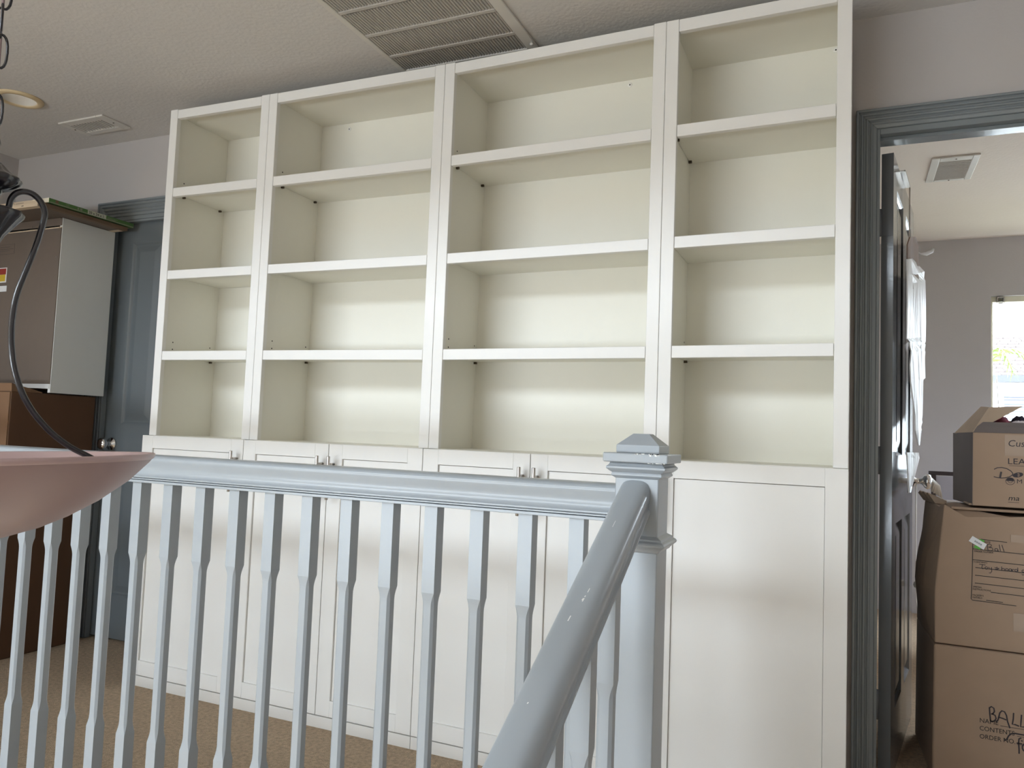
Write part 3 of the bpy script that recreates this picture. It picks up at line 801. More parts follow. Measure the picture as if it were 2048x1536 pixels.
# ------------------------------------------------------------------ left corner: tall carton, old cabinet, two air filters
bx = thing('moving_box', 'tall dark brown cardboard box standing in the left corner under the upturned cabinet', 'box', (-1.0, 0.1, 0))
x0, x1, y0, y1, h = -1.36, -0.715, -0.112, 0.300, 1.164
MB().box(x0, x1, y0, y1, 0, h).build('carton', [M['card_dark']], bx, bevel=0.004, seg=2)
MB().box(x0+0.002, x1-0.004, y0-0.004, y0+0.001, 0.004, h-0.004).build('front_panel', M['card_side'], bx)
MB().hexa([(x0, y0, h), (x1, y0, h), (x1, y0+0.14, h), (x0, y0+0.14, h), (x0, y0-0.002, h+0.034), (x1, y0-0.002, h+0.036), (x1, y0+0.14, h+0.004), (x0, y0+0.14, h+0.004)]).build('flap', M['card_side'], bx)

cb = thing('upturned_cabinet', 'old grey-white cabinet with brown hardboard back standing on the tall cardboard box', 'cabinet', (-1.0, 0.19, 1.17))
cx0, cx1, cy0, cy1, cz0, cz1 = -1.42, -0.694, 0.048, 0.325, 1.168, 1.979
MB().box(cx1-0.016, cx1, cy0, cy1, cz0, cz1).build('side_panel', M['greyboard'], cb, bevel=0.001, seg=1)
MB().box(cx0, cx0+0.016, cy0, cy1, cz0, cz1).build('side_panel', M['greyboard'], cb, bevel=0.001, seg=1)
MB().box(cx0+0.016, cx1-0.016, cy0+0.004, cy1, cz1-0.016, cz1).box(cx0+0.016, cx1-0.016, cy0+0.004, cy1, cz0+0.02, cz0+0.036).build('shelf_panel', M['greyboard'], cb)
MB().box(cx0+0.001, cx1-0.0016, cy0-0.0035, cy0, cz0+0.040, cz1-0.047).build('back_board', M['hard'], cb)
MB().box(cx0+0.001, cx1-0.0016, cy0-0.003, cy0, cz1-0.036, cz1-0.001).build('top_board', M['hard'], cb)
MB().hexa([(cx0, cy0-0.004, cz1-0.050), (cx1-0.001, cy0-0.004, cz1-0.048), (cx1-0.001, cy0, cz1-0.048), (cx0, cy0, cz1-0.050), (cx0, cy0-0.004, cz1-0.046), (cx1-0.001, cy0-0.004, cz1-0.043), (cx1-0.001, cy0, cz1-0.043), (cx0, cy0, cz1-0.046)]).build('torn_edge', M['kraft'], cb)
MB().hexa([(cx0, cy0-0.003, cz0+0.033), (cx1-0.004, cy0-0.003, cz0+0.018), (cx1-0.004, cy0, cz0+0.018), (cx0, cy0, cz0+0.033), (cx0, cy0-0.003, cz0+0.040), (cx1-0.004, cy0-0.003, cz0+0.040), (cx1-0.004, cy0, cz0+0.040), (cx0, cy0, cz0+0.040)]).build('bottom_edge', M['paper'], cb)
stp = MB()
for (sx, sz) in ((-0.700, 1.976), (-0.704, 1.930), (-0.712, 1.795), (-0.895, 1.948), (-0.718, 1.222), (-0.86, 1.226)):
    stp.box(sx-0.002, sx+0.002, cy0-0.006, cy0-0.002, sz-0.002, sz+0.002)
stp.build('staples', M['chrome'], cb)['kind'] = 'stuff'
yb = cy0-0.0036
MB().box(-1.13, -1.0585, yb-0.0006, yb, 1.692, 1.764).build('sticker_border', M['paper'], cb)
MB().box(-1.13, -1.0635, yb-0.0010, yb-0.0005, 1.731, 1.760).build('warning_sticker', M['red'], cb)
MB().box(-1.13, -1.0665, yb-0.0010, yb-0.0005, 1.698, 1.7305).build('warning_sticker', M['yellow'], cb)
MB().box(-1.13, -1.051, yb-0.0006, yb, 1.648, 1.676).build('paper_label', M['paper'], cb)
px = MB()
for a, b, c, d in ((-1.12, -1.016, 1.829, 1.8298), (-1.12, -1.016, 1.876, 1.8768), (-1.0168, -1.016, 1.829, 1.876), (-1.12, -1.025, 1.853, 1.8545), (-1.12, -1.05, 1.845, 1.8462), (-1.12, -1.05, 1.863, 1.8645)):
    px.box(a, b, yb-0.0004, yb, c, d)
px.build('printed_box', M['marker'], cb)

def air_filter(name, label, x0, x1, y0, y1, z0, z1, msides, mfront):
    r = thing(name, label, 'air filter', ((x0+x1)/2, (y0+y1)/2, z0), 'flat air filters on the cabinet')
    w_ = 0.028
    MB().box(x1-w_, x1, y0, y1, z0, z1).build('frame_side', msides, r, bevel=0.001, seg=1)
    MB().box(x0, x0+w_, y0, y1, z0, z1).build('frame_side', msides, r, bevel=0.001, seg=1)
    MB().box(x0+w_, x1-w_, y0, y0+w_, z0, z1).build('frame_end', mfront, r, bevel=0.001, seg=1)
    MB().box(x0+w_, x1-w_, y1-w_, y1, z0, z1).build('frame_end', mfront, r, bevel=0.001, seg=1)
    pl = MB(); n = 24
    for k_ in range(n):
        a = x0+w_+(x1-x0-2*w_)*k_/n; b = x0+w_+(x1-x0-2*w_)*(k_+1)/n; c = (a+b)/2
        pl.add([(a, y0+w_, z0+0.003), (c, y0+w_, z1-0.003), (b, y0+w_, z0+0.003), (a, y1-w_, z0+0.003), (c, y1-w_, z1-0.003), (b, y1-w_, z0+0.003)], [(0, 1, 4, 3), (1, 2, 5, 4)])
    o = pl.build('pleats', M['hard'], r); o['kind'] = 'stuff'
    MB().box(x0+w_, x1-w_, y0+w_, y1-w_, z0+0.001, z0+0.0022).build('backing', M['hard'], r)
    return r
fb = air_filter('air_filter', 'brown framed flat air filter, lower of the two on top of the cabinet', -1.11, -0.600, -0.121, 0.318, 1.9795, 1.9970, M['brown'], M['kraft'])
fg = air_filter('air_filter', 'green framed flat air filter printed 20 x 24 x 1, upper of the two', -1.10, -0.590, -0.096, 0.342, 1.9995, 2.0200, M['green'], M['kraft'])
MB().box(-0.622, -0.5915, -0.0966, -0.0935, 2.0000, 2.0203).box(-0.700, -0.622, -0.0966, -0.0935, 2.0165, 2.0203).hexa([(-0.69, -0.0968, 2.0015), (-0.665, -0.0968, 2.0015), (-0.665, -0.094, 2.0015), (-0.69, -0.094, 2.0015), (-0.645, -0.0968, 2.0185), (-0.622, -0.0968, 2.0185), (-0.622, -0.094, 2.0185), (-0.645, -0.094, 2.0185)]).build('wrap_glints', M['wrapglint'], fg)  # reflections on the shrink wrap, built as bright stripes
gx = -0.590
MB().box(gx-0.001, gx+0.0004, -0.094, 0.340, 1.9997, 2.0045).build('side_band', M['olive'], fg)
MB().box(gx-0.001, gx+0.0006, 0.092, 0.188, 2.0000, 2.0198).build('size_label', M['sizelabel'], fg)
sidexf = lambda X, Yo, Z: (lambda x_, y_, z_: Vector((X+z_+0.0002, Yo+x_, Z+y_)))
text_mesh('lettering', '20 x 24 x 1', M['black'], fg, sidexf(gx+0.0006, 0.096, 2.0040), 0.0180, sx=0.98)
MB().box(gx-0.001, gx+0.0005, -0.066, -0.052, 2.0055, 2.0175).build('orange_mark', M['card_side'], fg)
strokes('round_emblem', [arc(-0.008, 2.0115, 0.0065, 0.0058, 0, 360, 16), [(-0.010, 2.0095), (-0.007, 2.0135), (-0.006, 2.0095)]], M['olive'], fg, lambda a, b, h: (gx+0.0004+h, a, b), 0.0010)
MB().box(gx-0.001, gx+0.0005, 0.040, 0.047, 2.006, 2.0165).box(gx-0.001, gx+0.0005, 0.053, 0.064, 2.006, 2.0165).build('printed_squares', M['olive'], fg)
MB().box(gx-0.001, gx+0.0005, 0.195, 0.24, 2.006, 2.0085).box(gx-0.001, gx+0.0005, 0.195, 0.25, 2.0115, 2.0135).build('printed_lines', M['olive'], fg)
strokes('faded_print', [[(0.080+0.006*q, 1.9850), (0.0825+0.006*q, 1.9905)] for q in range(9)]+[[(0.080, 1.9855), (0.131, 1.9855)]], M['card_dark'], fb, lambda a, b, h: (-0.5998+h, a, b), 0.0016)
MB().box(-1.02, -0.985, -0.1214, -0.120, 1.983, 1.993).box(-0.945, -0.935, -0.1214, -0.120, 1.983, 1.993).build('printed_bars', M['card_dark'], fb)
text_mesh('lettering', 'LM', M['black'], fb, lambda a, b, c: Vector((-0.735+a, -0.1212-c, 1.984+b)), 0.010)
strokes('round_emblem', [arc(-0.83, 2.0105, 0.006, 0.006, 0, 360, 14), [(-0.815, 2.0105), (-0.76, 2.0115)]], M['hard'], fg, lambda a, b, h: (a, -0.0962-h, b), 0.0016)

# ------------------------------------------------------------------ cartons in the far room doorway
FYB = 0.60
fxf = lambda x_, y_, z_: Vector((x_, FYB-z_-0.0006, y_))
def fx(X, Z): return lambda a, b, c: Vector((X+a, FYB-c-0.0007, Z+b))
b3 = thing('moving_box', 'bottom cardboard box of the stack in the doorway, handwritten BALL in black marker', 'box', (3.15, 0.8, 0), 'stacked moving boxes in the doorway')
def tilted_box(x0b, x1b, x0t, x1t, yf, ybk, z0, z1, xb_shift=-0.03):
    return MB().hexa([(x0b, yf, z0), (x1b, yf, z0), (x1b+xb_shift, ybk, z0), (x0b+xb_shift, ybk, z0), (x0t, yf, z1), (x1t, yf, z1), (x1t+xb_shift, ybk, z1), (x0t+xb_shift, ybk, z1)])
tilted_box(2.895, 3.40, 2.900, 3.40, FYB, 1.02, 0.0, 0.430, -0.022).build('carton', M['card'], b3, bevel=0.008, seg=3)
text_mesh('lettering', 'NAME', M['black'], b3, fx(3.027, 0.2035), 0.0195, sx=0.98)
text_mesh('lettering', 'CONTENTS', M['black'], b3, fx(3.027, 0.1795), 0.0195, sx=0.93)
text_mesh('lettering', 'ORDER NO.', M['black'], b3, fx(3.027, 0.1545), 0.0195, sx=0.93)
MB().box(3.084, 3.30, FYB-0.0008, FYB, 0.2020, 0.2032).box(3.129, 3.30, FYB-0.0008, FYB, 0.1785, 0.1795).box(3.128, 3.30, FYB-0.0008, FYB, 0.1535, 0.1545).build('printed_rules', M['marker'], b3)
hw = [
    [(3.0545, 0.254), (3.0555, 0.235), (3.0575, 0.212)], [(3.0535, 0.252), (3.060, 0.2575), (3.0665, 0.2535), (3.068, 0.244), (3.064, 0.236), (3.059, 0.2345)], [(3.061, 0.236), (3.070, 0.232), (3.0725, 0.223), (3.068, 0.214), (3.058, 0.2115)],
    [(3.0735, 0.2125), (3.078, 0.221), (3.0825, 0.242), (3.088, 0.2495), (3.0955, 0.2475), (3.1005, 0.237), (3.103, 0.220), (3.1095, 0.200)], [(3.079, 0.2285), (3.090, 0.2265), (3.100, 0.2235)],
    [(3.1195, 0.2485), (3.1185, 0.230), (3.116, 0.213), (3.123, 0.2135), (3.134, 0.2105)],
    [(3.1405, 0.2465), (3.139, 0.225), (3.138, 0.2095), (3.150, 0.211), (3.158, 0.2085)],
    [(3.100, 0.163), (3.106, 0.176), (3.113, 0.184), (3.122, 0.1865), (3.145, 0.186), (3.17, 0.183)], [(3.100, 0.163), (3.094, 0.160)],
    [(3.1395, 0.176), (3.1335, 0.172), (3.1325, 0.160), (3.1335, 0.140), (3.1335, 0.127)], [(3.127, 0.158), (3.142, 0.158)],
    arc(3.151, 0.148, 0.009, 0.012, 40, 400, 14), [(3.139, 0.168), (3.143, 0.1665)]]
strokes('handwriting', hw, M['marker'], b3, fxf, 0.0040)

b2 = thing('moving_box', 'crumpled middle cardboard box with a printed form labelled Ball, Toy & board games', 'box', (3.15, 0.8, 0.43), 'stacked moving boxes in the doorway')
# bulging walls: grid of a soft box
def soft_box(x0, x1, y0, y1, z0, z1, bulge, n=8, seed=1, dent=0.0, lean=0.0):
    rnd = random.Random(seed)
    mb = MB(); rs = []
    nz = n
    for k_ in range(nz+1):
        t_ = k_/nz; zz = z0+(z1-z0)*t_
        q = bulge*math.sin(PI*t_)
        ring = []
        def pt(x_, y_): ring.append((x_+rnd.uniform(-1, 1)*0.0015+lean*t_, y_+rnd.uniform(-1, 1)*0.0012, zz))
        for i in range(n): u_ = i/n; ring.append((x0+(x1-x0)*u_+lean*t_, y0, zz))
        for i in range(n): u_ = i/n; pt(x1+q*math.sin(PI*u_), y0+(y1-y0)*u_)
        for i in range(n): u_ = i/n; pt(x1-(x1-x0)*u_, y1)
        for i in range(n): u_ = i/n; pt(x0-q*math.sin(PI*(1-u_)), y1-(y1-y0)*u_)
        rs.append(ring)
    return mb.rings(rs, smooth=False)
sb2 = soft_box(2.902, 3.42, FYB, 0.98, 0.434, 0.872, 0.030, 8, 3)
# sag of the top: front left corner rises, front edge dips towards the right
def sag(x_, y_, z_):
    t_ = max(0, (z_-0.60)/0.272)
    dip = -0.030*math.sin(min(1, max(0, (x_-2.90)/0.22))*PI*0.9) if x_ < 3.2 else -0.012
    return (x_+0.028*t_*(1-min(1, (x_-2.9)/0.5))-0.026*(y_-0.60)/0.38, y_+0.012*t_, z_+dip*t_*t_+(0.012*t_ if x_ < 2.93 and y_ < 0.65 else 0))
sb2.map(sag)
sb2.build('carton', M['card'], b2, bevel=0.004, seg=2)
MB().box(2.95, 3.40, 0.62, 0.97, 0.868, 0.877).build('top_flap', M['card'], b2, bevel=0.003)
# torn corrugated flap sticking out at the back left
fl = MB()
for k_ in range(6):
    yy = 0.80+0.03*k_
    fl.hexa([(2.920-0.004*k_, yy, 0.872), (2.955, yy, 0.872), (2.955, yy+0.024, 0.872), (2.916-0.004*k_, yy+0.024, 0.872), (2.902-0.004*k_, yy, 0.900+0.008*(k_ % 2)), (2.955, yy, 0.884), (2.955, yy+0.024, 0.884), (2.898-0.004*k_, yy+0.024, 0.898)])
fl.build('torn_flap', M['card_light'], b2)
def front2(z_): return FYB-0.0012+0.012*max(0, (z_-0.60)/0.272)
gxf = lambda x_, y_, z_: Vector((x_, front2(y_)-z_, y_))
def gx2(X, Z): return lambda a, b, c: Vector((X+a, front2(Z+b)-c-0.0002, Z+b))
form = [[(3.0105, 0.770), (3.009, 0.70), (3.0055, 0.60), (3.0045, 0.587), (3.008, 0.583), (3.03, 0.5825), (3.128, 0.579)],
        [(3.033, 0.778), (3.105, 0.7745)], [(3.010, 0.7455), (3.19, 0.7405)], [(3.009, 0.7112), (3.19, 0.7065)], [(3.0172, 0.687), (3.19, 0.683)], [(3.016, 0.6625), (3.19, 0.659)], [(3.015, 0.638), (3.19, 0.634)], [(3.059, 0.6135), (3.19, 0.6105)], [(3.046, 0.587), (3.092, 0.5855)]]
strokes('printed_form', form, M['black'], b2, gxf, 0.0019)
for body, X, Z in (('NAME', 3.040, 0.7680), ('ORDER NUMBER', 3.0135, 0.7365), ('CONTENTS', 3.0125, 0.7025), ('SPECIAL', 3.0095, 0.6235), ('INSTRUCTIONS', 3.0090, 0.6160), ('PACKER\'S', 3.0085, 0.5975), ('INITIALS', 3.0085, 0.5900)):
    text_mesh('lettering', body, M['black'], b2, gx2(X, Z), 0.0072)
hb = [[(3.0505, 0.7635), (3.0525, 0.7455)], [(3.0500, 0.7625), (3.0565, 0.7655), (3.0625, 0.7625), (3.0605, 0.7565), (3.054, 0.7545)], [(3.054, 0.7545), (3.0635, 0.7535), (3.0665, 0.7485), (3.062, 0.7445), (3.0515, 0.7450)],
      arc(3.0755, 0.7485, 0.0045, 0.0042, 30, 390, 10), [(3.0795, 0.7515), (3.0800, 0.7455), (3.0825, 0.7445)],
      [(3.0835, 0.7655), (3.0865, 0.7455)], [(3.0905, 0.7655), (3.0965, 0.7445)],
      [(3.0275, 0.6985), (3.0455, 0.6975)], [(3.0365, 0.6975), (3.0345, 0.6860), (3.0390, 0.6845)], arc(3.0475, 0.6885, 0.0038, 0.0038, 0, 360, 10), [(3.054, 0.6925), (3.056, 0.6860), (3.0605, 0.6870)], [(3.0615, 0.6925), (3.0625, 0.680), (3.0585, 0.6735), (3.0545, 0.6745)],
      [(3.0765, 0.6955), (3.0765, 0.6865)], [(3.070, 0.6925), (3.083, 0.6905)], [(3.071, 0.6885), (3.0765, 0.6865), (3.0815, 0.6895)],
      [(3.0895, 0.6975), (3.0895, 0.6865)], arc(3.0935, 0.6885, 0.0042, 0.0034, 160, -190, 10), arc(3.1035, 0.6890, 0.0036, 0.0036, 0, 360, 10), arc(3.1125, 0.6890, 0.0034, 0.0036, 20, 380, 10), [(3.1165, 0.6925), (3.1175, 0.6860)], [(3.1195, 0.6865), (3.1200, 0.6920), (3.1240, 0.6915)], arc(3.1285, 0.6890, 0.0036, 0.0036, 20, 380, 10), [(3.1330, 0.6985), (3.1335, 0.6860)],
      arc(3.1475, 0.6890, 0.0036, 0.0036, 20, 380, 10), [(3.1515, 0.6925), (3.1515, 0.680), (3.1465, 0.6765), (3.1435, 0.6785)]]
strokes('handwriting', hb, M['marker'], b2, gxf, 0.0018)
def quad_patch(name, m, pts, y_, parent, t_=0.0008):
    P_ = [(a, y_, b) for a, b in pts]+[(a, y_-t_, b) for a, b in pts]
    return MB().add(P_, [(0, 1, 2, 3), (7, 6, 5, 4), (0, 4, 5, 1), (1, 5, 6, 2), (2, 6, 7, 3), (3, 7, 4, 0)]).build(name, m, parent)
quad_patch('green_tag', M['lime'], [(3.012, 0.750), (3.030, 0.7445), (3.044, 0.775), (3.030, 0.779)], front2(0.745), b2)
quad_patch('barcode_sticker', M['paper'], [(2.9985, 0.7700), (3.040, 0.7455), (3.0495, 0.7635), (3.0095, 0.7870)], front2(0.745)-0.0009, b2)
FB2 = front2(0.745)-0.0016
bar = MB()
for k_ in range(11):
    t_ = 0.26+0.045*k_
    ax_, az_ = 3.0040+(0.0410)*t_, 0.7785-0.0235*t_
    w_ = 0.0006 if k_ % 3 else 0.0011
    bar.hexa([(ax_, FB2-0.0006, az_-0.004), (ax_+w_, FB2-0.0006, az_-0.004), (ax_+w_, FB2, az_-0.004), (ax_, FB2, az_-0.004), (ax_+0.002, FB2-0.0006, az_+0.001), (ax_+0.002+w_, FB2-0.0006, az_+0.001), (ax_+0.002+w_, FB2, az_+0.001), (ax_+0.002, FB2, az_+0.001)])
bar.build('barcode', M['black'], b2)
MB().box(3.115, 3.32, front2(0.776)-0.0004, front2(0.80)+0.002, 0.776, 0.80).build('packing_tape', M['tape'], b2)
MB().box(3.12, 3.32, FYB-0.0014, FYB+0.001, 0.50, 0.556).build('packing_tape', M['tape'], b2)

b1 = thing('moving_box', 'open top cardboard box of the stack, clothes showing between its raised flaps', 'box', (3.15, 0.8, 0.88), 'stacked moving boxes in the doorway')
T0, T1 = 0.8855, 1.1225
bx0, bx1, by1 = 3.008, 3.40, 0.90
cm = MB()
cm.hexa([(bx0, FYB, T0), (bx1, FYB, T0), (bx1, FYB+0.005, T0), (bx0, FYB+0.005, T0), (bx0+0.002, FYB, T1), (bx1, FYB, T1), (bx1, FYB+0.005, T1), (bx0+0.002, FYB+0.005, T1)])
cm.box(bx1-0.005, bx1, FYB+0.005, by1, T0, T1).box(bx0-0.02, bx1, by1-0.005, by1, T0, T1).box(bx0-0.01, bx1-0.005, FYB+0.005, by1-0.005, T0, T0+0.006)
cm.build('carton', M['card'], b1, bevel=0.002, seg=1)
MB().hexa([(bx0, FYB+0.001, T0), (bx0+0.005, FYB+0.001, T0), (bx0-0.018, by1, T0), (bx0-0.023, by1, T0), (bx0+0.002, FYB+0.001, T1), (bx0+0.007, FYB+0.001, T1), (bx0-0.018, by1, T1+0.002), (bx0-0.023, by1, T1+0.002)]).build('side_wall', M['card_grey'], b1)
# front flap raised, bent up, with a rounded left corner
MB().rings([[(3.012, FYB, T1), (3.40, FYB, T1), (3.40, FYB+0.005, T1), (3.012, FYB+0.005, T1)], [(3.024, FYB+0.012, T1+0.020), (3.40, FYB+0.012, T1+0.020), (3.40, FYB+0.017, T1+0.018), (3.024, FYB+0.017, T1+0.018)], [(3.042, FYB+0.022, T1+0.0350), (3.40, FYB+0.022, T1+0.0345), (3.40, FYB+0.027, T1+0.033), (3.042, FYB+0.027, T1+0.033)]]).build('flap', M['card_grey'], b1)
# left flap leaning outward, long along y, seen edge on
MB().hexa([(bx0+0.002, FYB+0.02, T1), (bx0+0.006, FYB+0.02, T1), (bx0-0.016, by1-0.02, T1), (bx0-0.022, by1-0.02, T1),
           (bx0+0.055, FYB+0.055, T1+0.085), (bx0+0.150, FYB+0.05, T1+0.090), (bx0+0.140, by1-0.03, T1+0.096), (bx0+0.06, by1-0.03, T1+0.098)]).build('flap', M['card_light'], b1)
MB().box(3.06, 3.38, by1-0.003, by1+0.003, T1, T1+0.05).build('flap', M['card'], b1)
MB().box(3.0985, 3.30, FYB-0.0008, FYB, 1.050, 1.1165).build('packing_tape', M['tape'], b1)
text_mesh('lettering', 'Cus', M['marker'], b1, fx(3.106, 1.0805), 0.0295, shear=0.15)
text_mesh('lettering', 'LEA', M['marker'], b1, fx(3.1055, 1.0240), 0.0265, sx=1.12)
strokes('printed_swoosh', [[(3.069, 1.005), (3.078, 1.0105), (3.090, 1.012), (3.104, 1.009), (3.115, 1.002), (3.1205, 0.9945), (3.118, 0.988), (3.110, 0.983), (3.100, 0.9795), (3.088, 0.978), (3.077, 0.979), (3.068, 0.9815)]], M['marker'], b1, fxf, 0.0026)
strokes('printed_stroke', [[(3.0885, 0.998), (3.0855, 0.9795)]], M['marker'], b1, fxf, 0.0052)
mb = MB().rings([[(3.134+0.0145*math.cos(2*PI*j/20), yy, 0.9905+0.0078*math.sin(2*PI*j/20)+0.18*0.0145*math.cos(2*PI*j/20)) for j in range(20)] for yy in (FYB-0.0010, FYB-0.0004)])
mb.build('printed_ellipse', M['marker'], b1)
strokes('printed_letter', [[(3.1325, 0.9935), (3.136, 0.9955), (3.138, 0.9925), (3.1345, 0.991), (3.138, 0.9885), (3.136, 0.986), (3.1325, 0.988)]], M['card'], b1, lambda a, b, h: fxf(a, b, h+0.0009), 0.0018)
strokes('printed_swirl', [arc(3.113, 0.9695, 0.0125, 0.0112, 0, 360, 20), arc(3.113, 0.9705, 0.006, 0.006, 0, 360, 14)], M['marker'], b1, fxf, 0.0012)
MB().rings([[(3.113+0.0110*math.cos(PI*j/12), yy, 0.970+0.0105*math.sin(PI*j/12)) for j in range(13)] for yy in (FYB-0.0009, FYB-0.0004)]).build('printed_cap', M['marker'], b1)
text_mesh('lettering', 'M', M['marker'], b1, fx(3.1300, 0.9640), 0.0185, sx=1.15)
text_mesh('lettering', 'ma', M['black'], b1, fx(3.1065, 0.9085), 0.0235, shear=0.2, sx=1.1)
MB().box(3.107, 3.137, FYB-0.0009, FYB-0.0002, 0.9022, 0.9034).box(3.110, 3.30, FYB-0.0009, FYB-0.0002, 1.0185, 1.0195).build('printed_rules', M['marker'], b1)

def cloth_lump(name, label, m, c, s, seed):
    rnd = random.Random(seed)
    mb = MB(); rs = []
    nu, nv = 20, 9
    ph = [rnd.uniform(0, 6) for _ in range(8)]
    for k_ in range(1, nv):
        th = PI*k_/nv; ring = []
        for i in range(nu):
            a = 2*PI*i/nu
            f = 1+0.16*math.sin(3*a+ph[0]+2*th)+0.10*math.sin(5*a+ph[1]-3*th)+0.08*math.sin(9*a+ph[2]+5*th)
            ring.append((c[0]+s[0]*f*math.sin(th)*math.cos(a), c[1]+s[1]*f*math.sin(th)*math.sin(a), c[2]-s[2]*math.cos(th)*(1+0.2*math.sin(4*a+ph[3]))))
        rs.append(ring)
    o = mb.rings(rs, smooth=True).build(name, m)
    return tag(o, label, 'clothing', 'clothes in the open box')
cloth_lump('folded_cloth', 'pink crumpled cloth in the open top box, nearest its left flap', M['pink'], (3.112, 0.735, 1.152), (0.022, 0.045, 0.028), 1)
cloth_lump('folded_cloth', 'black crumpled cloth in the open top box', M['blackcloth'], (3.164, 0.74, 1.152), (0.024, 0.05, 0.030), 2)
cloth_lump('folded_cloth', 'pale crumpled cloth at the front of the open top box', M['whitecloth'], (3.150, 0.655, 1.150), (0.028, 0.014, 0.014), 3)
cloth_lump('folded_cloth', 'pink and lilac cloth heaped at the back of the open top box', M['pink'], (3.235, 0.745, 1.166), (0.030, 0.05, 0.034), 4)

# ------------------------------------------------------------------ things hanging on the open door
def ribbon_sheet(name, rows, off0, m, label=None, cat=None, nx=9, seed=0, thick=0.004, amp=0.010, parent=None):
    """rows: (s_left, z_left, s_right, z_right) on the door, sheet standing off0 in front of it, slightly buckled"""
    rnd = random.Random(seed)
    mb = MB()
    front = []; back = []
    ph = rnd.uniform(0, 6)
    for k_, (sa, za, sb, zb_) in enumerate(rows):
        fr_, bk_ = [], []
        for i in range(nx+1):
            t_ = i/nx
            s_ = sa+(sb-sa)*t_; z_ = za+(zb_-za)*t_
            o_ = off0+amp*math.sin(9*s_+ph+0.8*math.sin(7*z_))+0.35*amp*math.sin(31*s_+5*z_)
            fr_.append(dxf(s_, -o_, z_)); bk_.append(dxf(s_, -o_+thick, z_))
        front.append(fr_); back.append(bk_)
    rings = [f+list(reversed(b)) for f, b in zip(front, back)]
    mb.rings(rings, smooth=False)
    o = mb.build(name, m, parent)
    if label: tag(o, label, cat)
    return o
wrows = [((0.095, 1.695), (0.244, 1.728)), ((0.045, 1.640), (0.546, 1.740)), ((0.012, 1.608), (0.853, 1.770)), ((-0.001, 1.540), (0.913, 1.695)), ((0.003, 1.459), (0.946, 1.592)), ((0.073, 1.426), (0.920, 1.533)), ((0.181, 1.425), (0.864, 1.510)), ((0.182, 1.413), (0.705, 1.478)), ((0.202, 1.395), (0.866, 1.466)), ((0.185, 1.347), (0.953, 1.421)), ((0.188, 1.299), (0.899, 1.357)), ((0.188, 1.290), (0.763, 1.337)), ((0.210, 1.228), (0.740, 1.259)), ((0.231, 1.177), (0.717, 1.197)), ((0.232, 1.151), (0.572, 1.163)), ((0.234, 1.125), (0.437, 1.131)), ((0.295, 1.074), (0.397, 1.075))]
def lim(s_): return min(max(s_, 0.10), 0.86)
ph_root = thing('paper_cutout', 'large jagged white paper cutout with a brown top hanging on the open grey door', 'decoration', (2.85, 0.8, 1.4))
ribbon_sheet('white_sheet', [(lim(a[0]), a[1], lim(b[0]), b[1]) for a, b in wrows], 0.045, M['whitecut'], nx=12, seed=5, parent=ph_root)
brows = [((0.164, 1.785), (0.300, 1.818)), ((0.138, 1.753), (0.406, 1.815)), ((0.149, 1.707), (0.430, 1.768)), ((0.20, 1.66), (0.454, 1.70)), ((0.28, 1.60), (0.42, 1.62))]
ribbon_sheet('brown_top', [(a[0], a[1], b[0], b[1]) for a, b in brows], 0.034, M['woodcut'], nx=6, seed=6, parent=ph_root)
lrows = [((0.200, 1.048), (0.49, 1.048)), ((0.219, 1.031), (0.52, 1.028)), ((0.168, 0.939), (0.43, 0.923)), ((0.169, 0.913), (0.302, 0.908))]
tag(ribbon_sheet('paper_sheet', [(a[0], a[1], b[0], b[1]) for a, b in lrows], 0.036, M['whitecut'], nx=8, seed=8), 'smaller pale paper sheet taped below the jagged cutout, above the knob', 'paper')
hk = thing('door_hook', 'clear plastic over-door hook strip at the top of the open door', 'hook', (2.8, 0.7, 1.9))
def dbox(a, b, c, d, e, f): return MB().box(a, b, c, d, e, f).map(dxf)
dbox(0.21, 0.41, -0.016, -0.012, 1.80, 2.034).build('strip', M['clear'], hk)
mbh = MB()
for bb in ((0.406, 0.412, -0.017, -0.012, 1.78, 2.038), (0.21, 0.406, -0.017, -0.012, 2.033, 2.038), (0.21, 0.41, -0.012, 0.04, 2.034, 2.037)):
    mbh.box(*bb)
mbh.map(dxf).build('rim', M['nickel'], hk)
MB().tube([dxf(0.46, -0.01, 1.815), dxf(0.50, -0.045, 1.80), dxf(0.53, -0.062, 1.805), dxf(0.56, -0.078, 1.82), dxf(0.57, -0.082, 1.832)], [0.002, 0.003, 0.0075, 0.0075, 0.005], 8).build('hook', M['paper'], hk)
rb_ = thing('ribbon', 'off-white ribbon hanging from the open door knob, knotted near its end', 'ribbon', (2.86, 1.1, 0.7))
ribbon_sheet('strap', [(0.655, 0.93, 0.69, 0.93), (0.66, 0.80, 0.69, 0.80), (0.66, 0.65, 0.69, 0.65), (0.655, 0.545, 0.685, 0.545)], 0.024, M['ribbon'], nx=2, amp=0.003, thick=0.002, parent=rb_)
MB().lathe([(0.001, -0.014), (0.012, -0.010), (0.015, 0), (0.012, 0.010), (0.001, 0.014)], dxf(0.67, -0.026, 0.535), 12).build('knot', M['ribbon'], rb_)
ribbon_sheet('tail', [(0.655, 0.53, 0.685, 0.53), (0.66, 0.48, 0.71, 0.47), (0.70, 0.44, 0.72, 0.43)], 0.028, M['ribbon'], nx=2, amp=0.004, thick=0.002, parent=rb_)
bag = MB()
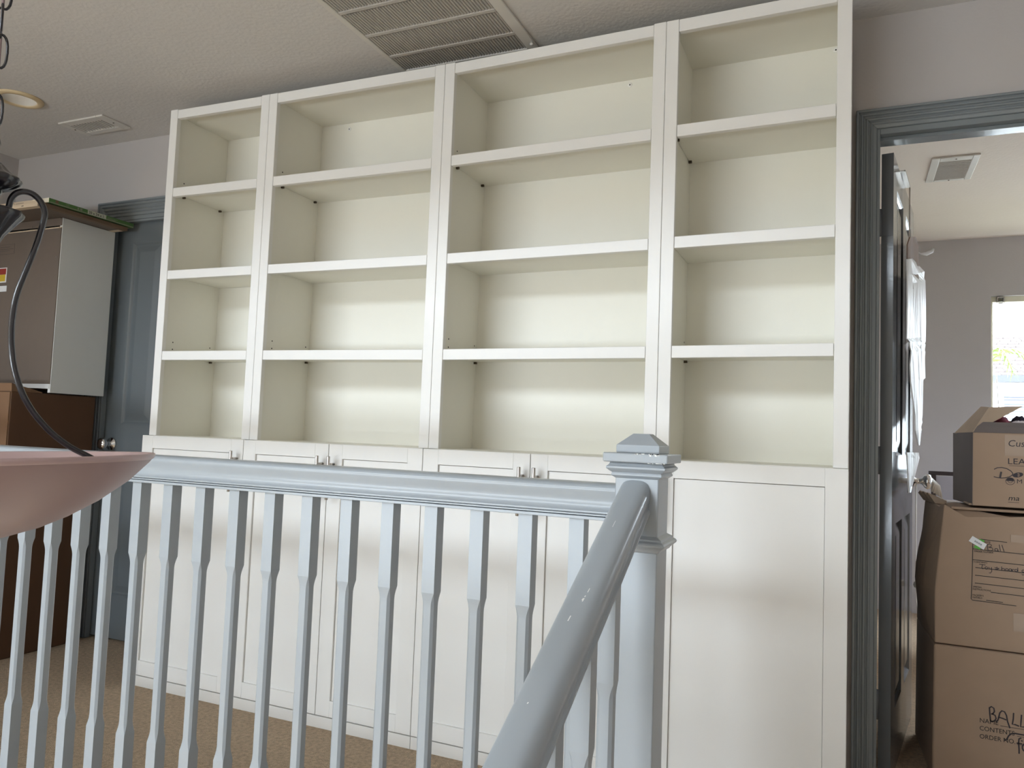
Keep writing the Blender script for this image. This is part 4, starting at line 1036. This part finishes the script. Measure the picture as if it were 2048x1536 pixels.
for k_ in range(5):
    a0 = -0.5+0.28*k_
    bag.tube([dxf(0.70+0.01*k_, -0.045, 0.955), dxf(0.72+0.012*k_, -0.066, 0.945), dxf(0.735+0.012*k_, -0.075-0.004*k_, 0.925-0.002*k_), dxf(0.74+0.010*k_, -0.07-0.008*k_, 0.895-0.006*k_)], [0.004, 0.006, 0.007, 0.004], 6)
tag(bag.build('plastic_bag_handles', M['ribbon']), 'twisted pale plastic bag straps looped over the open door knob', 'bag')

hbd = thing('bed_headboard', 'black framed headboard with a pale lilac panel in the room beyond', 'bed', (3.15, 2.6, 0))
MB().box(3.042, 3.9, 2.59, 2.61, 0.922, 0.944).build('top_rail', M['framegrey'], hbd, bevel=0.002)
MB().box(3.055, 3.079, 2.588, 2.612, 0.0, 0.922).build('leg', M['framegrey'], hbd, bevel=0.002)
MB().box(3.87, 3.894, 2.588, 2.612, 0.0, 0.922).build('leg', M['framegrey'], hbd, bevel=0.002)
MB().box(3.079, 3.87, 2.595, 2.605, 0.30, 0.918).build('panel', M['lilac'], hbd)

# ------------------------------------------------------------------ outside the far window
struct(MB().box(-30, 40, 4.2, 40, -3.2, -3.1).build('ground_outside', M['lawn']))
hs = thing('neighbour_house', 'white house with tan tiled roof seen through the far window', 'house', (8, 12, -3.1))
MB().box(2.0, 14.0, 12.3, 12.6, -3.1, 2.24).build('wall', M['siding'], hs)
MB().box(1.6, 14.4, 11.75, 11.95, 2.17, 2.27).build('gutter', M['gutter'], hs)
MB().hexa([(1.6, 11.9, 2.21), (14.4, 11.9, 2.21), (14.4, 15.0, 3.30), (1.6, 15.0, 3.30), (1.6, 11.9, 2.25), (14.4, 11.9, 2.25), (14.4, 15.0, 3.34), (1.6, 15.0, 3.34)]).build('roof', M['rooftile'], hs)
tl = MB()
for r_ in range(12):
    yy = 11.85+r_*0.24; zz = 2.255+r_*0.24*0.352
    if r_ > 11: break
    for c_ in range(34):
        xx = 3.6+c_*0.17+(0.085 if r_ % 2 else 0)
        tl.hexa([(xx, yy, zz), (xx+0.165, yy, zz), (xx+0.165, yy+0.30, zz+0.085), (xx, yy+0.30, zz+0.085), (xx, yy, zz+0.035+0.01*((c_*7+r_*3) % 3)), (xx+0.165, yy, zz+0.03), (xx+0.165, yy+0.30, zz+0.10), (xx, yy+0.30, zz+0.10)])
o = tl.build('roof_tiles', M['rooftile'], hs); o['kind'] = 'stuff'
for k_ in range(2):
    xa = 4.86+k_*0.58
    MB().box(xa-0.03, xa+0.53, 12.24, 12.30, 0.9, 2.02).build('shutter', M['siding'], hs)
    for q in range(9):
        zz = 1.97-q*0.115
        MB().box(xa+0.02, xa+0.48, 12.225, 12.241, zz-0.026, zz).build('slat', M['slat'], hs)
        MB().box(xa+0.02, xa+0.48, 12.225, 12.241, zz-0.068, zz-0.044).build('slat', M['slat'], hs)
pm = thing('palm_tree', 'yellow-green palm fronds in front of the tiled roof outside', 'tree', (4.25, 10.2, -3.1))
MB().tube([(4.25, 10.2, -3.1), (4.30, 10.2, -1.0), (4.33, 10.2, 1.2), (4.35, 10.2, 2.25)], [0.14, 0.12, 0.10, 0.08], 10).build('trunk', M['card'], pm)
for k_ in range(9):
    a = 2*PI*k_/9+0.2
    ln = 0.62
    f_ = MB(); pts = []
    for j in range(9):
        t_ = j/8
        pts.append(Vector((4.35+ln*t_*math.cos(a), 10.2+ln*t_*math.sin(a)*0.8, 2.26+0.30*math.sin(PI*t_*0.8)-0.22*t_*t_)))
    side = Vector((-math.sin(a), math.cos(a)*0.8, 0))
    for j in range(1, 9):
        p = pts[j]; d_ = (pts[j]-pts[j-1]).normalized()
        for sg in (-1, 1):
            tip = p+side*sg*0.16*(1-0.5*j/8)+d_*0.10-Vector((0, 0, 0.08))
            f_.add([p, p-d_*0.04, tip, p+Vector((0, 0, 0.006))], [(0, 1, 2), (0, 2, 3), (1, 3, 2)])
    f_.tube(pts, 0.008, 5)
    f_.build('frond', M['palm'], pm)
